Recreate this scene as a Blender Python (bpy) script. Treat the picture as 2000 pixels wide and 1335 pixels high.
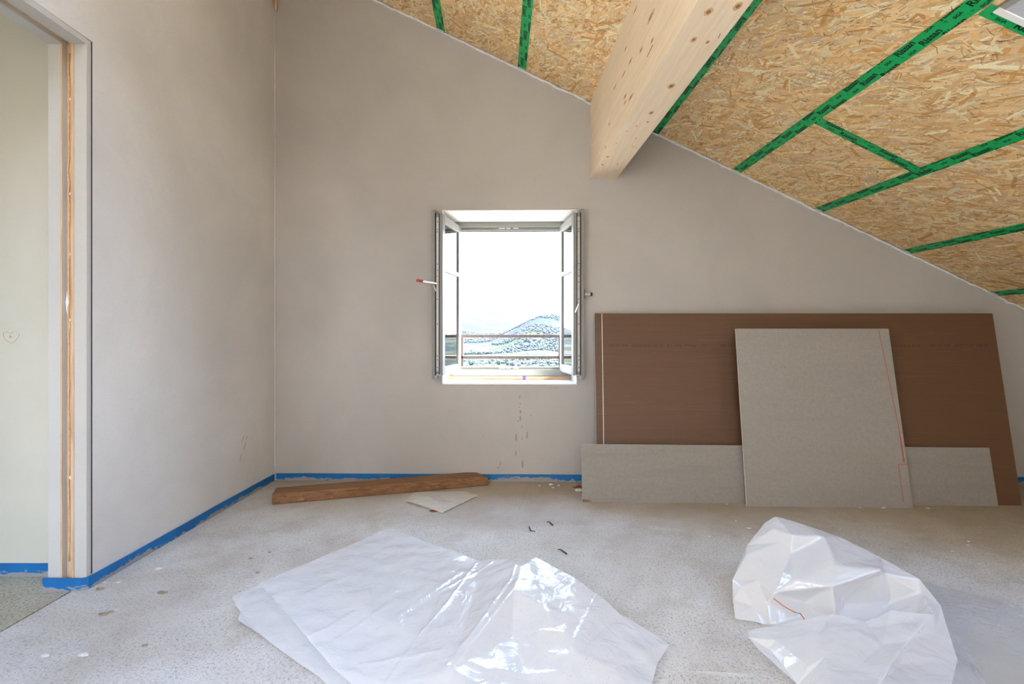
import bpy, bmesh, math, random
from mathutils import Vector, Matrix, noise
from mathutils.geometry import delaunay_2d_cdt
random.seed(7)
for o in list(bpy.data.objects): bpy.data.objects.remove(o)
S = bpy.context.scene
COL = S.collection
# ------------------------------------------------------------------ camera
H = .95; F = 1000.0; HX, HY = 1000.0, 660.0
cd = bpy.data.cameras.new('camera'); cam = bpy.data.objects.new('camera', cd); COL.objects.link(cam)
cam.location = (0, 0, H); cam.rotation_euler = (math.pi/2, 0, 0)
cd.sensor_width = 36; cd.lens = 18; cd.shift_y = -7.5/2000; cd.clip_end = 40000; cd.clip_start = .02
S.camera = cam
# ------------------------------------------------------------------ sky, sun, exposure
S.view_settings.view_transform = 'Standard'; S.view_settings.look = 'None'
S.view_settings.gamma = 1; S.view_settings.use_curve_mapping = False
S.view_settings.exposure = 0.56
SKY = 10.5
w = bpy.data.worlds.new('sky'); S.world = w; w.use_nodes = True
nt = w.node_tree; nt.nodes.clear()
wo = nt.nodes.new('ShaderNodeOutputWorld'); bg = nt.nodes.new('ShaderNodeBackground')
tc = nt.nodes.new('ShaderNodeTexCoord'); sx = nt.nodes.new('ShaderNodeSeparateXYZ'); cr = nt.nodes.new('ShaderNodeValToRGB')
nt.links.new(tc.outputs['Generated'], sx.inputs[0]); nt.links.new(sx.outputs['Z'], cr.inputs[0])
nt.links.new(cr.outputs[0], bg.inputs[0]); nt.links.new(bg.outputs[0], wo.inputs[0])
cr.color_ramp.elements[0].position = 0.0; cr.color_ramp.elements[0].color = (.30, .29, .26, 1)
cr.color_ramp.elements[1].position = 1.0; cr.color_ramp.elements[1].color = (.27, .50, 1.0, 1)
e = cr.color_ramp.elements.new(.004); e.color = (.90, .93, 1, 1)
e = cr.color_ramp.elements.new(.35); e.color = (.55, .74, 1, 1)
bg.inputs[1].default_value = SKY
sl = bpy.data.lights.new('sun', 'SUN'); sun = bpy.data.objects.new('sun', sl); COL.objects.link(sun)
sl.energy = 40.0; sl.angle = .01; sl.color = (1, .95, .88)
sun.rotation_euler = Vector((.45, .35, .82)).to_track_quat('Z', 'Y').to_euler(); sun.location = (20, 10, 30)

# ------------------------------------------------------------------ pixel helpers
CAM = Vector((0, 0, H))
def ray(px, py): return Vector(((px-HX)/F, 1, (HY-py)/F))
def hit(px, py, p0, n):
    r = ray(px, py); return CAM + r*((p0-CAM).dot(n)/r.dot(n))
def fl(px, py, z=0.0):
    t = (H-z)*F/(py-HY); return Vector(((px-HX)/F*t, t, z))
def at(px, py, Y): return CAM + ray(px, py)*Y
WS = -.02
def wy(x, off=0): return 3.40 + WS*x + off
WN = Vector((-WS, 1, 0)); WP = Vector((0, 3.40, 0))
def wl(px, py): return hit(px, py, WP, WN)
RA = wl(733, 0); RB = wl(2000, 602)
RS = (RB-RA).normalized(); RD = Vector((.035, -1, 0)).normalized()
RN = RS.cross(RD).normalized()              # points down into the room
def rp(u, v, down=0.0): return RA + RS*u + RD*v + RN*down
def roof_z(x, y):
    # height of roof plane over (x,y)
    return RA.z - (RN.x*(x-RA.x) + RN.y*(y-RA.y))/RN.z

# ------------------------------------------------------------------ mesh helpers
class MB:
    def __init__(s): s.v = []; s.f = []
    def add(s, V, Fc):
        b = len(s.v); s.v += [Vector(p) for p in V]; s.f += [tuple(i+b for i in f) for f in Fc]; return s
    def hexa(s, p):      # 8 corners: bottom ring 0-3, top ring 4-7
        return s.add(p, [(3,2,1,0),(4,5,6,7),(0,1,5,4),(1,2,6,5),(2,3,7,6),(3,0,4,7)])
    def box(s, x0, x1, y0, y1, z0, z1):
        return s.hexa([(x0,y0,z0),(x1,y0,z0),(x1,y1,z0),(x0,y1,z0),(x0,y0,z1),(x1,y0,z1),(x1,y1,z1),(x0,y1,z1)])
    def obox(s, o, ax, ay, az, x0, x1, y0, y1, z0, z1):
        P = lambda x, y, z: Vector(o)+Vector(ax)*x+Vector(ay)*y+Vector(az)*z
        return s.hexa([P(x0,y0,z0),P(x1,y0,z0),P(x1,y1,z0),P(x0,y1,z0),P(x0,y0,z1),P(x1,y0,z1),P(x1,y1,z1),P(x0,y1,z1)])
    def prism(s, poly, ext):
        n = len(poly); P = [Vector(p) for p in poly]; ext = Vector(ext)
        s.add(P+[p+ext for p in P], [tuple(range(n-1,-1,-1)), tuple(range(n,2*n))]+[(i,(i+1)%n,n+(i+1)%n,n+i) for i in range(n)]); return s
    def tube(s, pts, r, n=8, r1=None):
        pts = [Vector(p) for p in pts]; rings = []
        for i, p in enumerate(pts):
            t = (pts[min(i+1,len(pts)-1)]-pts[max(i-1,0)]).normalized()
            a = t.orthogonal().normalized(); b = t.cross(a)
            rr = r if r1 is None else r+(r1-r)*i/(len(pts)-1)
            rings.append([p+(a*math.cos(2*math.pi*k/n)+b*math.sin(2*math.pi*k/n))*rr for k in range(n)])
        # keep rings aligned
        V = [q for R in rings for q in R]; Fc = []
        for i in range(len(rings)-1):
            for k in range(n): Fc.append((i*n+k, i*n+(k+1)%n, (i+1)*n+(k+1)%n, (i+1)*n+k))
        Fc.append(tuple(range(n-1,-1,-1))); Fc.append(tuple((len(rings)-1)*n+k for k in range(n)))
        return s.add(V, Fc)
    def build(s, name, mat, parent=None, smooth=False, bevel=0, fix=True):
        off = Vector((0,0,0))
        p = parent
        while p is not None: off += p.location; p = p.parent
        me = bpy.data.meshes.new(name); me.from_pydata([v-off for v in s.v], [], s.f)
        if fix:
            bm = bmesh.new(); bm.from_mesh(me)
            bmesh.ops.recalc_face_normals(bm, faces=bm.faces[:]); bm.to_mesh(me); bm.free()
        me.materials.append(mat)
        if smooth:
            for q in me.polygons: q.use_smooth = True
        o = bpy.data.objects.new(name, me); COL.objects.link(o); o.parent = parent
        if bevel:
            m = o.modifiers.new('bevel', 'BEVEL'); m.width = bevel; m.segments = 2; m.limit_method = 'ANGLE'
        return o
def tag(o, label=None, cat=None, group=None, kind=None):
    if label: o['label'] = label
    if cat: o['category'] = cat
    if group: o['group'] = group
    if kind: o['kind'] = kind
    return o
def empty(name, loc):
    o = bpy.data.objects.new(name, None); o.location = loc; o.empty_display_size = .1; COL.objects.link(o); return o
def recenter(o):
    """put a top-level mesh's origin at its base"""
    me = o.data; xs = [v.co for v in me.vertices]
    c = Vector(((min(v.x for v in xs)+max(v.x for v in xs))/2, (min(v.y for v in xs)+max(v.y for v in xs))/2, min(v.z for v in xs)))
    for v in me.vertices: v.co -= c
    o.location = c; return o

# ------------------------------------------------------------------ material helpers
class NM:
    def __init__(s, name):
        s.m = bpy.data.materials.new(name); s.m.use_nodes = True; s.t = s.m.node_tree; s.N = s.t.nodes
        s.b = s.N['Principled BSDF']; s.out = s.N['Material Output']; s.co = None
    def n(s, typ, **kw):
        q = s.N.new('ShaderNode'+typ)
        for k, v in kw.items(): setattr(q, k, v)
        return q
    def l(s, a, b): s.t.links.new(a, b)
    def coord(s, scale=(1,1,1), rot=(0,0,0), kind='Object', loc=(0,0,0)):
        t = s.n('TexCoord'); m = s.n('Mapping'); s.l(t.outputs[kind], m.inputs[0])
        m.inputs['Scale'].default_value = scale; m.inputs['Rotation'].default_value = rot; m.inputs['Location'].default_value = loc
        return m.outputs[0]
    def noise(s, co, scale, detail=4, rough=.6, dist=0):
        q = s.n('TexNoise'); s.l(co, q.inputs['Vector']); q.inputs['Scale'].default_value = scale
        q.inputs['Detail'].default_value = detail; q.inputs['Roughness'].default_value = rough; q.inputs['Distortion'].default_value = dist
        return q.outputs['Fac']
    def vor(s, co, scale, feature='F1', out='Distance'):
        q = s.n('TexVoronoi', feature=feature); s.l(co, q.inputs['Vector']); q.inputs['Scale'].default_value = scale
        return q.outputs[out]
    def ramp(s, fac, stops, interp='LINEAR'):
        q = s.n('ValToRGB'); s.l(fac, q.inputs[0]); r = q.color_ramp; r.interpolation = interp
        while len(r.elements) < len(stops): r.elements.new(.5)
        for el, (p, c) in zip(r.elements, stops):
            el.position = p; el.color = (c, c, c, 1) if isinstance(c, (int, float)) else (*c, 1)
        return q.outputs[0]
    def mix(s, fac, a, b, mode='MIX'):
        q = s.n('Mix', data_type='RGBA', blend_type=mode)
        for sock, v in ((q.inputs[0], fac), (q.inputs[6], a), (q.inputs[7], b)):
            if isinstance(v, (int, float)): sock.default_value = v
            elif isinstance(v, tuple): sock.default_value = (*v, 1)
            else: s.l(v, sock)
        return q.outputs[2]
    def math(s, op, a, b=0.0):
        q = s.n('Math', operation=op)
        for i, v in enumerate((a, b)):
            if isinstance(v, (int, float)): q.inputs[i].default_value = v
            else: s.l(v, q.inputs[i])
        return q.outputs[0]
    def bump(s, hgt, strength=.3, dist=.01):
        q = s.n('Bump'); s.l(hgt, q.inputs['Height']); q.inputs['Strength'].default_value = strength; q.inputs['Distance'].default_value = dist
        s.l(q.outputs[0], s.b.inputs['Normal']); return q.outputs[0]
    def col(s, c):
        if isinstance(c, tuple): s.b.inputs['Base Color'].default_value = (*c, 1)
        else: s.l(c, s.b.inputs['Base Color'])
    def set(s, **k):
        for a, v in k.items(): s.b.inputs[a.replace('_', ' ')].default_value = v
def flat(name, c, rough=.6, metal=0.0, var=.08, sc=30, spec=.5):
    """plain coloured material with a slight noise variation"""
    q = NM(name); co = q.coord()
    nz = q.noise(co, sc, 3)
    d = tuple(x*(1-var) for x in c); l = tuple(min(1, x*(1+var)) for x in c)
    q.col(q.ramp(nz, [(.3, d), (.7, l)])); q.set(Roughness=rough, Metallic=metal); q.b.inputs['Specular IOR Level'].default_value = spec
    return q.m

def plaster_mat(name, c, blotch=.08, speck=.5):
    q = NM(name); co = q.coord()
    big = q.noise(co, 1.3, 5, .55, .4); mid = q.noise(co, 7, 4, .6); fine = q.noise(co, 160, 3, .7)
    d = tuple(x*(1-blotch) for x in c); l = tuple(min(1, x*(1+blotch*.6)) for x in c)
    a = q.ramp(big, [(.35, d), (.62, l)])
    a = q.mix(q.math('MULTIPLY', q.ramp(mid, [(.45, 0.0), (.7, 1.0)]), .10), a, tuple(x*.86 for x in c))
    a = q.mix(q.math('MULTIPLY', q.ramp(fine, [(.52, 0.0), (.72, 1.0)]), .22*speck), a, tuple(x*.6 for x in c))
    sp = q.vor(co, 26); mk = q.noise(co, 2.2, 2)
    q2 = q.math('MULTIPLY', q.ramp(sp, [(.03, 1.0), (.05, 0.0)]), q.ramp(mk, [(.58, 0.0), (.66, 1.0)]))
    a = q.mix(q.math('MULTIPLY', q2, .6), a, (.2, .18, .15))
    q.col(a); q.set(Roughness=.82); q.b.inputs['Specular IOR Level'].default_value = .25
    q.bump(q.math('ADD', q.math('MULTIPLY', fine, .5), mid), .12, .004)
    return q.m
M = {}
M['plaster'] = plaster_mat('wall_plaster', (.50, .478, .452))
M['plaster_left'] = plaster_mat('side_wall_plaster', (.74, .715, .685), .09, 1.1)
M['plaster_hall'] = plaster_mat('hall_plaster', (.67, .635, .535), .05, .5)
M['reveal'] = plaster_mat('reveal_plaster', (.86, .85, .82), .03, .2)
M['bead'] = flat('sealant_bead', (.80, .80, .80), .6)
M['bead_grey'] = flat('plaster_smear', (.55, .46, .38), .85, var=.2)
M['jamb'] = plaster_mat('jamb_primer', (.60, .58, .54), .05, .8)
M['dark'] = flat('shadow_gap', (.05, .05, .06), .9)

def wood(name, base, dark, scale=(1,1,1), ring=14, rough=.6, tone=0.0):
    q = NM(name); co = q.coord(scale=scale)
    a = q.noise(co, 2.2, 4, .6, 1.4); b = q.noise(co, ring, 4, .65, .6)
    oi = q.n('ObjectInfo')
    c = q.ramp(b, [(.32, dark), (.55, base), (.8, tuple(min(1, x*1.08) for x in base))])
    c = q.mix(q.math('MULTIPLY', q.ramp(a, [(.4, 0.0), (.75, 1.0)]), .45), c, tuple(x*.8+y*.2 for x, y in zip(dark, base)))
    if tone: c = q.mix(q.math('MULTIPLY', oi.outputs['Random'], tone), c, tuple(x*.93 for x in dark))
    q.col(c); q.set(Roughness=rough); q.bump(b, .15, .003); return q.m
M['glulam'] = wood('glulam_spruce', (.96, .79, .58), (.90, .69, .46), (9, .55, 9), 7, .5, .25)
M['pine'] = wood('old_pine_timber', (.28, .14, .06), (.15, .068, .028), (.9, 9, 9), 6, .75)
M['jambwood'] = wood('pocket_wood', (.70, .50, .32), (.54, .32, .16), (14, 14, .8), 6, .7)
M['knot'] = flat('wood_knot', (.34, .16, .07), .6, var=.3, sc=60)
M['knot_halo'] = flat('knot_halo', (.72, .46, .24), .6, var=.15, sc=60)
M['crack'] = flat('drying_crack', (.09, .04, .02), .8)

# OSB: strands carry a colour attribute
q = NM('osb_strands'); at_ = q.n('Attribute'); at_.attribute_name = 'tint'
co = q.coord(); g = q.noise(co, 90, 4, .7); g2 = q.noise(co, 9, 3)
c = q.mix(q.math('MULTIPLY', q.ramp(g, [(.4, 0.0), (.75, 1.0)]), .2), at_.outputs['Color'], (.42, .22, .09), 'MIX')
q.col(c); q.set(Roughness=.7); q.bump(g, .2, .002); M['osb'] = q.m
q = NM('osb_board'); co = q.coord()
a = q.noise(co, 26, 5, .7, 1.5); b = q.noise(co, 120, 3, .7)
c = q.ramp(a, [(.3, (.50, .29, .12)), (.5, (.74, .50, .26)), (.7, (.84, .62, .37))])
c = q.mix(q.math('MULTIPLY', q.ramp(b, [(.5, 0.0), (.7, 1.0)]), .5), c, (.36, .19, .08)); q.col(c); q.set(Roughness=.75); M['osb_base'] = q.m
q = NM('green_tape'); co = q.coord(); a = q.noise(co, 40, 3)
q.col(q.ramp(a, [(.35, (.0, .38, .10)), (.7, (.005, .48, .13))])); q.set(Roughness=.42); q.bump(q.noise(co, 220, 2), .15, .001); M['tape'] = q.m
M['ink'] = flat('tape_ink', (.004, .02, .008), .5)
M['smear'] = flat('plaster_dab', (.62, .66, .60), .8)

M['bounce_damper'] = flat('dark_bounce_damper', (.10, .09, .085), .8)  # dark tone for the added knee wall, cuts bounce light
# screed floor
q = NM('screed_floor'); co = q.coord()
big = q.noise(co, .9, 5, .6, .6); mid = q.noise(co, 5, 5, .65, .3); fine = q.noise(co, 110, 4, .75); grit = q.vor(co, 150)
c = q.ramp(big, [(.32, (.52, .47, .41)), (.50, (.66, .635, .60)), (.66, (.72, .71, .69))])
c = q.mix(q.math('MULTIPLY', q.ramp(mid, [(.5, 0.0), (.75, 1.0)]), .45), c, (.36, .295, .22))
fin2 = q.noise(q.coord(loc=(3,1,0)), 230, 3, .7)
pit = q.math('MULTIPLY', q.math('MAXIMUM', q.ramp(fine, [(.53, 0.0), (.62, 1.0)]), q.ramp(fin2, [(.56, 0.0), (.64, .8)])), q.ramp(q.noise(co, 3.2, 4, .7), [(.3, .4), (.62, 1.0)]))
c = q.mix(q.math('MULTIPLY', pit, .8), c, (.20, .18, .155))
lt = q.math('MULTIPLY', q.ramp(q.noise(co, 60, 2), [(.66, 0.0), (.74, 1.0)]), q.ramp(q.noise(q.coord(scale=(1,1,1), loc=(4,2,0)), 1.6, 3), [(.5, 0.0), (.66, 1.0)]))
c = q.mix(q.math('MULTIPLY', lt, .5), c, (.72, .70, .66))
st = q.math('MULTIPLY', q.ramp(q.noise(q.coord(scale=(.8, 7, 1), rot=(0,0,.12)), 3, 3, .6, .4), [(.66, 0.0), (.76, 1.0)]), q.ramp(q.noise(q.coord(loc=(2,7,0)), 1.1, 2), [(.52, 0.0), (.62, 1.0)]))
c = q.mix(q.math('MULTIPLY', st, .5), c, (.80, .78, .75))
# brown dust swept up along the walls
sp = q.n('SeparateXYZ'); gt = q.n('TexCoord'); q.l(gt.outputs['Object'], sp.inputs[0])
dw = q.math('ADD', q.math('MULTIPLY', q.noise(co, 2.4, 4, .7), 1.1), q.math('ADD', sp.outputs['Y'], q.math('MULTIPLY', sp.outputs['X'], .13)))
mr = q.n('MapRange'); q.l(dw, mr.inputs[0]); mr.inputs[1].default_value = 2.95; mr.inputs[2].default_value = 3.75
c = q.mix(q.math('MULTIPLY', mr.outputs[0], .78), c, (.38, .295, .20))
q.col(c); q.set(Roughness=.78); q.b.inputs['Specular IOR Level'].default_value = .35
q.bump(q.math('ADD', q.math('MULTIPLY', grit, .5), q.math('ADD', fine, q.math('MULTIPLY', mid, 2.0))), .5, .006)
M['screed'] = q.m
q = NM('hall_screed'); co = q.coord(); fine = q.noise(co, 110, 4, .75); big = q.noise(co, 3, 4)
c = q.ramp(big, [(.3, (.40, .36, .26)), (.7, (.56, .52, .41))])
c = q.mix(q.math('MULTIPLY', q.ramp(fine, [(.48, 0.0), (.62, 1.0)]), .7), c, (.15, .13, .09)); q.col(c); q.set(Roughness=.85); q.bump(fine, .8, .006); M['screed_hall'] = q.m

# blue edge strip with screed splashed on its foot
q = NM('blue_edge_strip'); co = q.coord()
sp = q.n('SeparateXYZ'); q.l(q.n('TexCoord').outputs['Object'], sp.inputs[0])
nz = q.math('ADD', q.noise(q.coord(scale=(1,1,2.5)), 30, 5, .7), q.math('MULTIPLY', q.noise(co, 2.3, 2), .9))
lim = q.math('SUBTRACT', q.math('MULTIPLY', nz, .075), .056)
k = q.math('LESS_THAN', sp.outputs['Z'], lim)
blue = q.ramp(q.noise(co, 6, 3), [(.3, (.0, .12, .37)), (.7, (.0, .175, .48))])
q.col(q.mix(q.math('MULTIPLY', k, .8), blue, (.40, .35, .28))); q.set(Roughness=.55); M['strip'] = q.m

# plasterboards
q = NM('brown_paper_board'); co = q.coord()
st = q.noise(q.coord(scale=(.6, .6, 26)), 4, 4, .6); sc_ = q.noise(q.coord(scale=(1.1, 1, 55)), 3, 3, .6)
c = q.ramp(st, [(.35, (.126, .064, .034)), (.65, (.138, .071, .038))])
c = q.mix(q.math('MULTIPLY', q.ramp(sc_, [(.64, 0.0), (.72, 1.0)]), .22), c, (.36, .24, .16))
q.col(c); q.set(Roughness=.55); M['brown'] = q.m
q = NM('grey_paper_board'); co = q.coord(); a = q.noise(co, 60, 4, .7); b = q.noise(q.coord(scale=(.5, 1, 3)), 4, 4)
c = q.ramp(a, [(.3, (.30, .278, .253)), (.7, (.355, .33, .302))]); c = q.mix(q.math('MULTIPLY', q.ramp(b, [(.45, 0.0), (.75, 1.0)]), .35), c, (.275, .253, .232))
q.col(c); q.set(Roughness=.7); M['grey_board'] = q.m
q = NM('grey_paper_offcut'); co = q.coord(); a = q.noise(co, 60, 4, .7); b = q.noise(q.coord(scale=(.4, 1, 5)), 5, 4)
c = q.ramp(a, [(.3, (.275, .255, .232)), (.7, (.325, .303, .277))]); c = q.mix(q.math('MULTIPLY', q.ramp(b, [(.45, 0.0), (.7, 1.0)]), .4), c, (.24, .22, .20))
q.col(c); q.set(Roughness=.7); M['grey_board_b'] = q.m
M['gypsum'] = flat('gypsum_core', (.78, .75, .70), .85)
M['red_line'] = flat('red_marker', (.50, .03, .03), .7)
M['faded_ink'] = flat('faded_board_ink', (.07, .035, .02), .7)
M['kraft'] = flat('torn_kraft', (.24, .13, .07), .8)

# polythene film
def film(name, trans, tint=(.94, .95, .97), dirty=.3):
    q = NM(name); co = q.coord()
    q.N.remove(q.b)
    df = q.n('BsdfDiffuse'); tl = q.n('BsdfTranslucent'); gl = q.n('BsdfGlossy'); tr = q.n('BsdfTransparent')
    d = q.noise(co, 7, 5, .7); sp = q.vor(co, 70); msk = q.noise(co, 3.1, 3)
    c = q.mix(q.math('MULTIPLY', q.ramp(d, [(.55, 0.0), (.8, 1.0)]), dirty), tint, (.72, .66, .56))
    spk = q.math('MULTIPLY', q.ramp(sp, [(.06, 1.0), (.1, 0.0)]), q.ramp(msk, [(.5, 0.0), (.6, 1.0)]))
    c = q.mix(q.math('MULTIPLY', spk, .7), c, (.35, .25, .15))
    q.l(c, df.inputs[0]); q.l(c, tl.inputs[0]); gl.inputs['Roughness'].default_value = .10; gl.inputs[0].default_value = (1, 1, 1, 1)
    bp = q.n('Bump'); wr = q.noise(q.coord(scale=(1, 1, 1)), 16, 4, .55, 1.2); q.l(wr, bp.inputs['Height']); bp.inputs['Strength'].default_value = .32; bp.inputs['Distance'].default_value = .012
    for b_ in (df, gl, tl): q.l(bp.outputs[0], b_.inputs['Normal'])
    m1 = q.n('MixShader'); m1.inputs[0].default_value = .30; q.l(df.outputs[0], m1.inputs[1]); q.l(tl.outputs[0], m1.inputs[2])
    m2 = q.n('MixShader'); m2.inputs[0].default_value = trans; q.l(m1.outputs[0], m2.inputs[1]); q.l(tr.outputs[0], m2.inputs[2])
    fr = q.n('LayerWeight'); q.l(bp.outputs[0], fr.inputs['Normal'])
    m3 = q.n('MixShader'); q.l(q.math('ADD', q.math('MULTIPLY', q.math('POWER', fr.outputs['Facing'], 4.0), .7), .06), m3.inputs[0]); q.l(m2.outputs[0], m3.inputs[1]); q.l(gl.outputs[0], m3.inputs[2])
    q.l(m3.outputs[0], q.out.inputs[0]); return q.m
M['film'] = film('white_polythene', .15, (.95, .96, .985), .15)
M['film_heap'] = film('milky_polythene', .30, (.95, .96, .985), .12)
M['film_clear'] = film('clear_polythene', .68, dirty=.15)
M['film_old'] = film('yellowed_polythene', .2, (.88, .84, .74), .8)
# window
M['frame'] = flat('grey_window_frame', (.27, .275, .245), .4, var=.03)
M['sash'] = flat('sash_paint', (.27, .275, .265), .4, var=.03)
M['seal'] = flat('black_seal', (.02, .022, .03), .5)
M['metal'] = flat('window_hardware', (.62, .62, .62), .35, .7)
M['screw'] = flat('screw_hole', (.04, .04, .05), .5)
M['white_bar'] = flat('glazing_bar', (.42, .42, .41), .4, var=.03)
M['redcap'] = flat('red_plastic', (.45, .02, .02), .4)
M['purple'] = flat('purple_packer', (.10, .03, .30), .5)
M['steel'] = flat('railing_steel', (.16, .12, .11), .5, .2, var=.2)
M['subsill'] = wood('window_subsill', (.66, .44, .27), (.46, .26, .13), (1.2, 8, 8), 6, .7)
q = NM('pane_glass'); q.N.remove(q.b)
gl = q.n('BsdfGlossy'); gl.inputs['Roughness'].default_value = 0.0; tr = q.n('BsdfTransparent'); tr.inputs[0].default_value = (.93, .96, .96, 1)
fr = q.n('Fresnel'); fr.inputs[0].default_value = 1.6; mx = q.n('MixShader')
nz = q.noise(q.coord(), 3, 2); q.l(q.math('ADD', q.math('MULTIPLY', fr.outputs[0], 2.1), q.math('MULTIPLY', nz, .02)), mx.inputs[0])
q.l(tr.outputs[0], mx.inputs[1]); q.l(gl.outputs[0], mx.inputs[2]); q.l(mx.outputs[0], q.out.inputs[0]); M['glass'] = q.m

# ================================================================== ROOM SHELL
XL = -1.60                                    # left wall face (nominal)
def lx(y): return -1.608 + (y-1.939)*.0127    # left wall face
XR = 4.3; YR = -2.3
# openings
WL_, WR_ = wl(862, 409).x, wl(1128, 752).x; WZ0, WZ1 = .638, 1.806
SKU0, SKU1, SKV0, SKV1 = 2.70, 3.60, 1.70, 3.05
S2U0, S2U1, S2V0, S2V1 = -.3, 1.04, 2.1, 4.9             # unseen roof window over the viewpoint, added to bring in light
# floor
m = MB(); m.add([(-1.652, YR-.3, 0), (XR+.2, YR-.3, 0), (XR+.2, 3.65, 0), (-1.652, 3.65, 0)], [(0,1,2,3)])
m.prism([(-1.652, YR-.3, -.06), (XR+.2, YR-.3, -.06), (XR+.2, 3.65, -.06), (-1.652, 3.65, -.06)], (0,0,.0599))
floor = MB(); floor.box(-1.652, XR+.2, YR-.3, 3.65, -.06, 0)
tag(floor.build('floor', M['screed']), 'rough grey screed floor with brown dust and pits', None, kind='structure')
fh = MB(); fh.box(-4.2, -1.660, YR-.3, 2.2, -.06, 0)
tag(fh.build('floor_hallway', M['screed_hall']), 'coarse yellowish screed floor beyond the doorway joint', None, kind='structure')
fb = MB(); fb.box(-4.2, XR+.2, YR-.3, 3.65, -.3, -.061)
tag(fb.build('floor_slab', M['dark']), 'dark slab below the screed seen in the joint', None, kind='structure')
# back wall: one mesh of prisms round the window
T = .46
def wpt(x, z, off=0): return Vector((x, wy(x, off), z))
wb = MB(); ext = Vector((0, T, 0))
def rz(x): return roof_z(x, wy(x)) + .05
wb.prism([wpt(-1.9, 0), wpt(WL_, 0), wpt(WL_, rz(WL_)), wpt(-1.9, rz(-1.9))], ext)
wb.prism([wpt(WR_, 0), wpt(XR+.2, 0), wpt(XR+.2, max(.2, rz(XR+.2))), wpt(WR_, rz(WR_))], ext)
wb.prism([wpt(WL_, 0), wpt(WR_, 0), wpt(WR_, WZ0), wpt(WL_, WZ0)], ext)
wb.prism([wpt(WL_, WZ1), wpt(WR_, WZ1), wpt(WR_, rz(WR_)), wpt(WL_, rz(WL_))], ext)
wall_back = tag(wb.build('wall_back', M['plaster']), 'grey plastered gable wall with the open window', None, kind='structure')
# left wall with door opening
wlft = MB()
DY0, DY1, DZ = 1.05, 1.962, 2.085
def lw(y0, y1, z0, z1f):
    P = []
    for z in (0, 1):
        for (x, y) in ((lx(y0), y0), (lx(y1), y1), (lx(y1)-.145, y1), (lx(y0)-.145, y0)):
            P.append((x, y, z0 if z == 0 else z1f(x, y)))
    wlft.hexa(P)
RZ = lambda x, y: roof_z(x, y)+.05
lw(DY1, 3.5, 0, RZ); lw(YR-.3, DY0, 0, RZ); lw(DY0, DY1, DZ, RZ)
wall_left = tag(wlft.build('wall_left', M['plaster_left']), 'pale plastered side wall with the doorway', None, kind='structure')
# unseen right and rear walls, added dark to cut bounce; openings added for light
wr = MB(); wr.box(XR, XR+.2, YR-.2, 3.45, 0, roof_z(XR, 0)+.05)
tag(wr.build('wall_right', M['bounce_damper']), 'unseen low knee wall under the eaves, added dark to cut bounce light', None, kind='structure')
RWX0, RWX1, RWZ0, RWZ1 = -.7, .5, .9, 2.1  # invented rear window opening, lets light in
wre = MB()
def rb(x0, x1, z0, zt0, zt1):
    wre.hexa([(x0,YR-.3,z0),(x1,YR-.3,z0),(x1,YR,z0),(x0,YR,z0),(x0,YR-.3,zt0),(x1,YR-.3,zt1),(x1,YR,zt1),(x0,YR,zt0)])
rzr = lambda x: roof_z(x, YR)+.05
rb(-1.75, RWX0, 0, rzr(-1.75), rzr(RWX0)); rb(RWX1, XR+.2, 0, rzr(RWX1), rzr(XR+.2))
rb(RWX0, RWX1, 0, RWZ0, RWZ0); rb(RWX0, RWX1, RWZ1, rzr(RWX0), rzr(RWX1))
HX0, HX1 = -3.4, -2.0  # unseen next-room window opening, added for light
rb(-4.2, HX0, 0, 2.7, 2.7); rb(HX1, -1.75, 0, 2.7, 2.7); rb(HX0, HX1, 0, .3, .3); rb(HX0, HX1, 2.2, 2.7, 2.7)
tag(wre.build('wall_rear', M['osb_base']), 'unseen strand board wall added behind the viewpoint with tall window openings for light', None, kind='structure')
# hall room behind the doorway
wh = MB(); wh.box(-4.2, -1.752, 2.05, 2.2, 0, 2.75); wall_hall = tag(wh.build('wall_hallway', M['plaster_hall']), 'cream wall of the next room seen through the doorway', None, kind='structure')
wh = MB(); wh.box(-4.35, -4.2, YR-.3, 2.2, 0, 2.75); tag(wh.build('wall_hallway_side', M['plaster_hall']), 'cream side wall of the next room', None, kind='structure')
wh = MB(); wh.box(-4.35, -1.72, YR-.3, 2.2, 2.7, 2.9); tag(wh.build('ceiling_hallway', M['plaster_hall']), 'cream ceiling of the next room', None, kind='structure')

# ------------------------------------------------------------------ ceiling: deck, OSB panels, tapes
UMAX = 5.75; UMIN = -.95; VMAX = 6.0
def rslab(mb, u0, u1, v0, v1, d0, d1):
    mb.hexa([rp(u0,v0,d0),rp(u1,v0,d0),rp(u1,v1,d0),rp(u0,v1,d0),rp(u0,v0,d1),rp(u1,v0,d1),rp(u1,v1,d1),rp(u0,v1,d1)])
dk = MB()
for (u0,u1,v0,v1) in ((UMIN,S2U0,-.9,VMAX),(S2U0,S2U1,-.9,S2V0),(S2U0,S2U1,S2V1,VMAX),(S2U1,SKU0,-.9,VMAX),(SKU1,UMAX+.2,-.9,VMAX),(SKU0,SKU1,-.9,SKV0),(SKU0,SKU1,SKV1,VMAX)):  # unseen overhang past the gable, added to keep sun off the window
    rslab(dk, u0, u1, v0, v1, -.24, -.02)
ceiling = tag(dk.build('ceiling', M['osb_base']), 'sloping roof ceiling of strand board panels taped with green tape', None, kind='structure')
UB = [UMIN, .494, 1.088, 2.06, 2.648, 3.256, 3.865, 4.482, UMAX]
STR = [(.84,.62,.35),(.78,.54,.28),(.90,.73,.49),(.72,.46,.21),(.82,.60,.34),(.62,.35,.13),(.92,.78,.56),(.76,.52,.26),(.82,.63,.39),(.68,.52,.37)]
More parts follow.
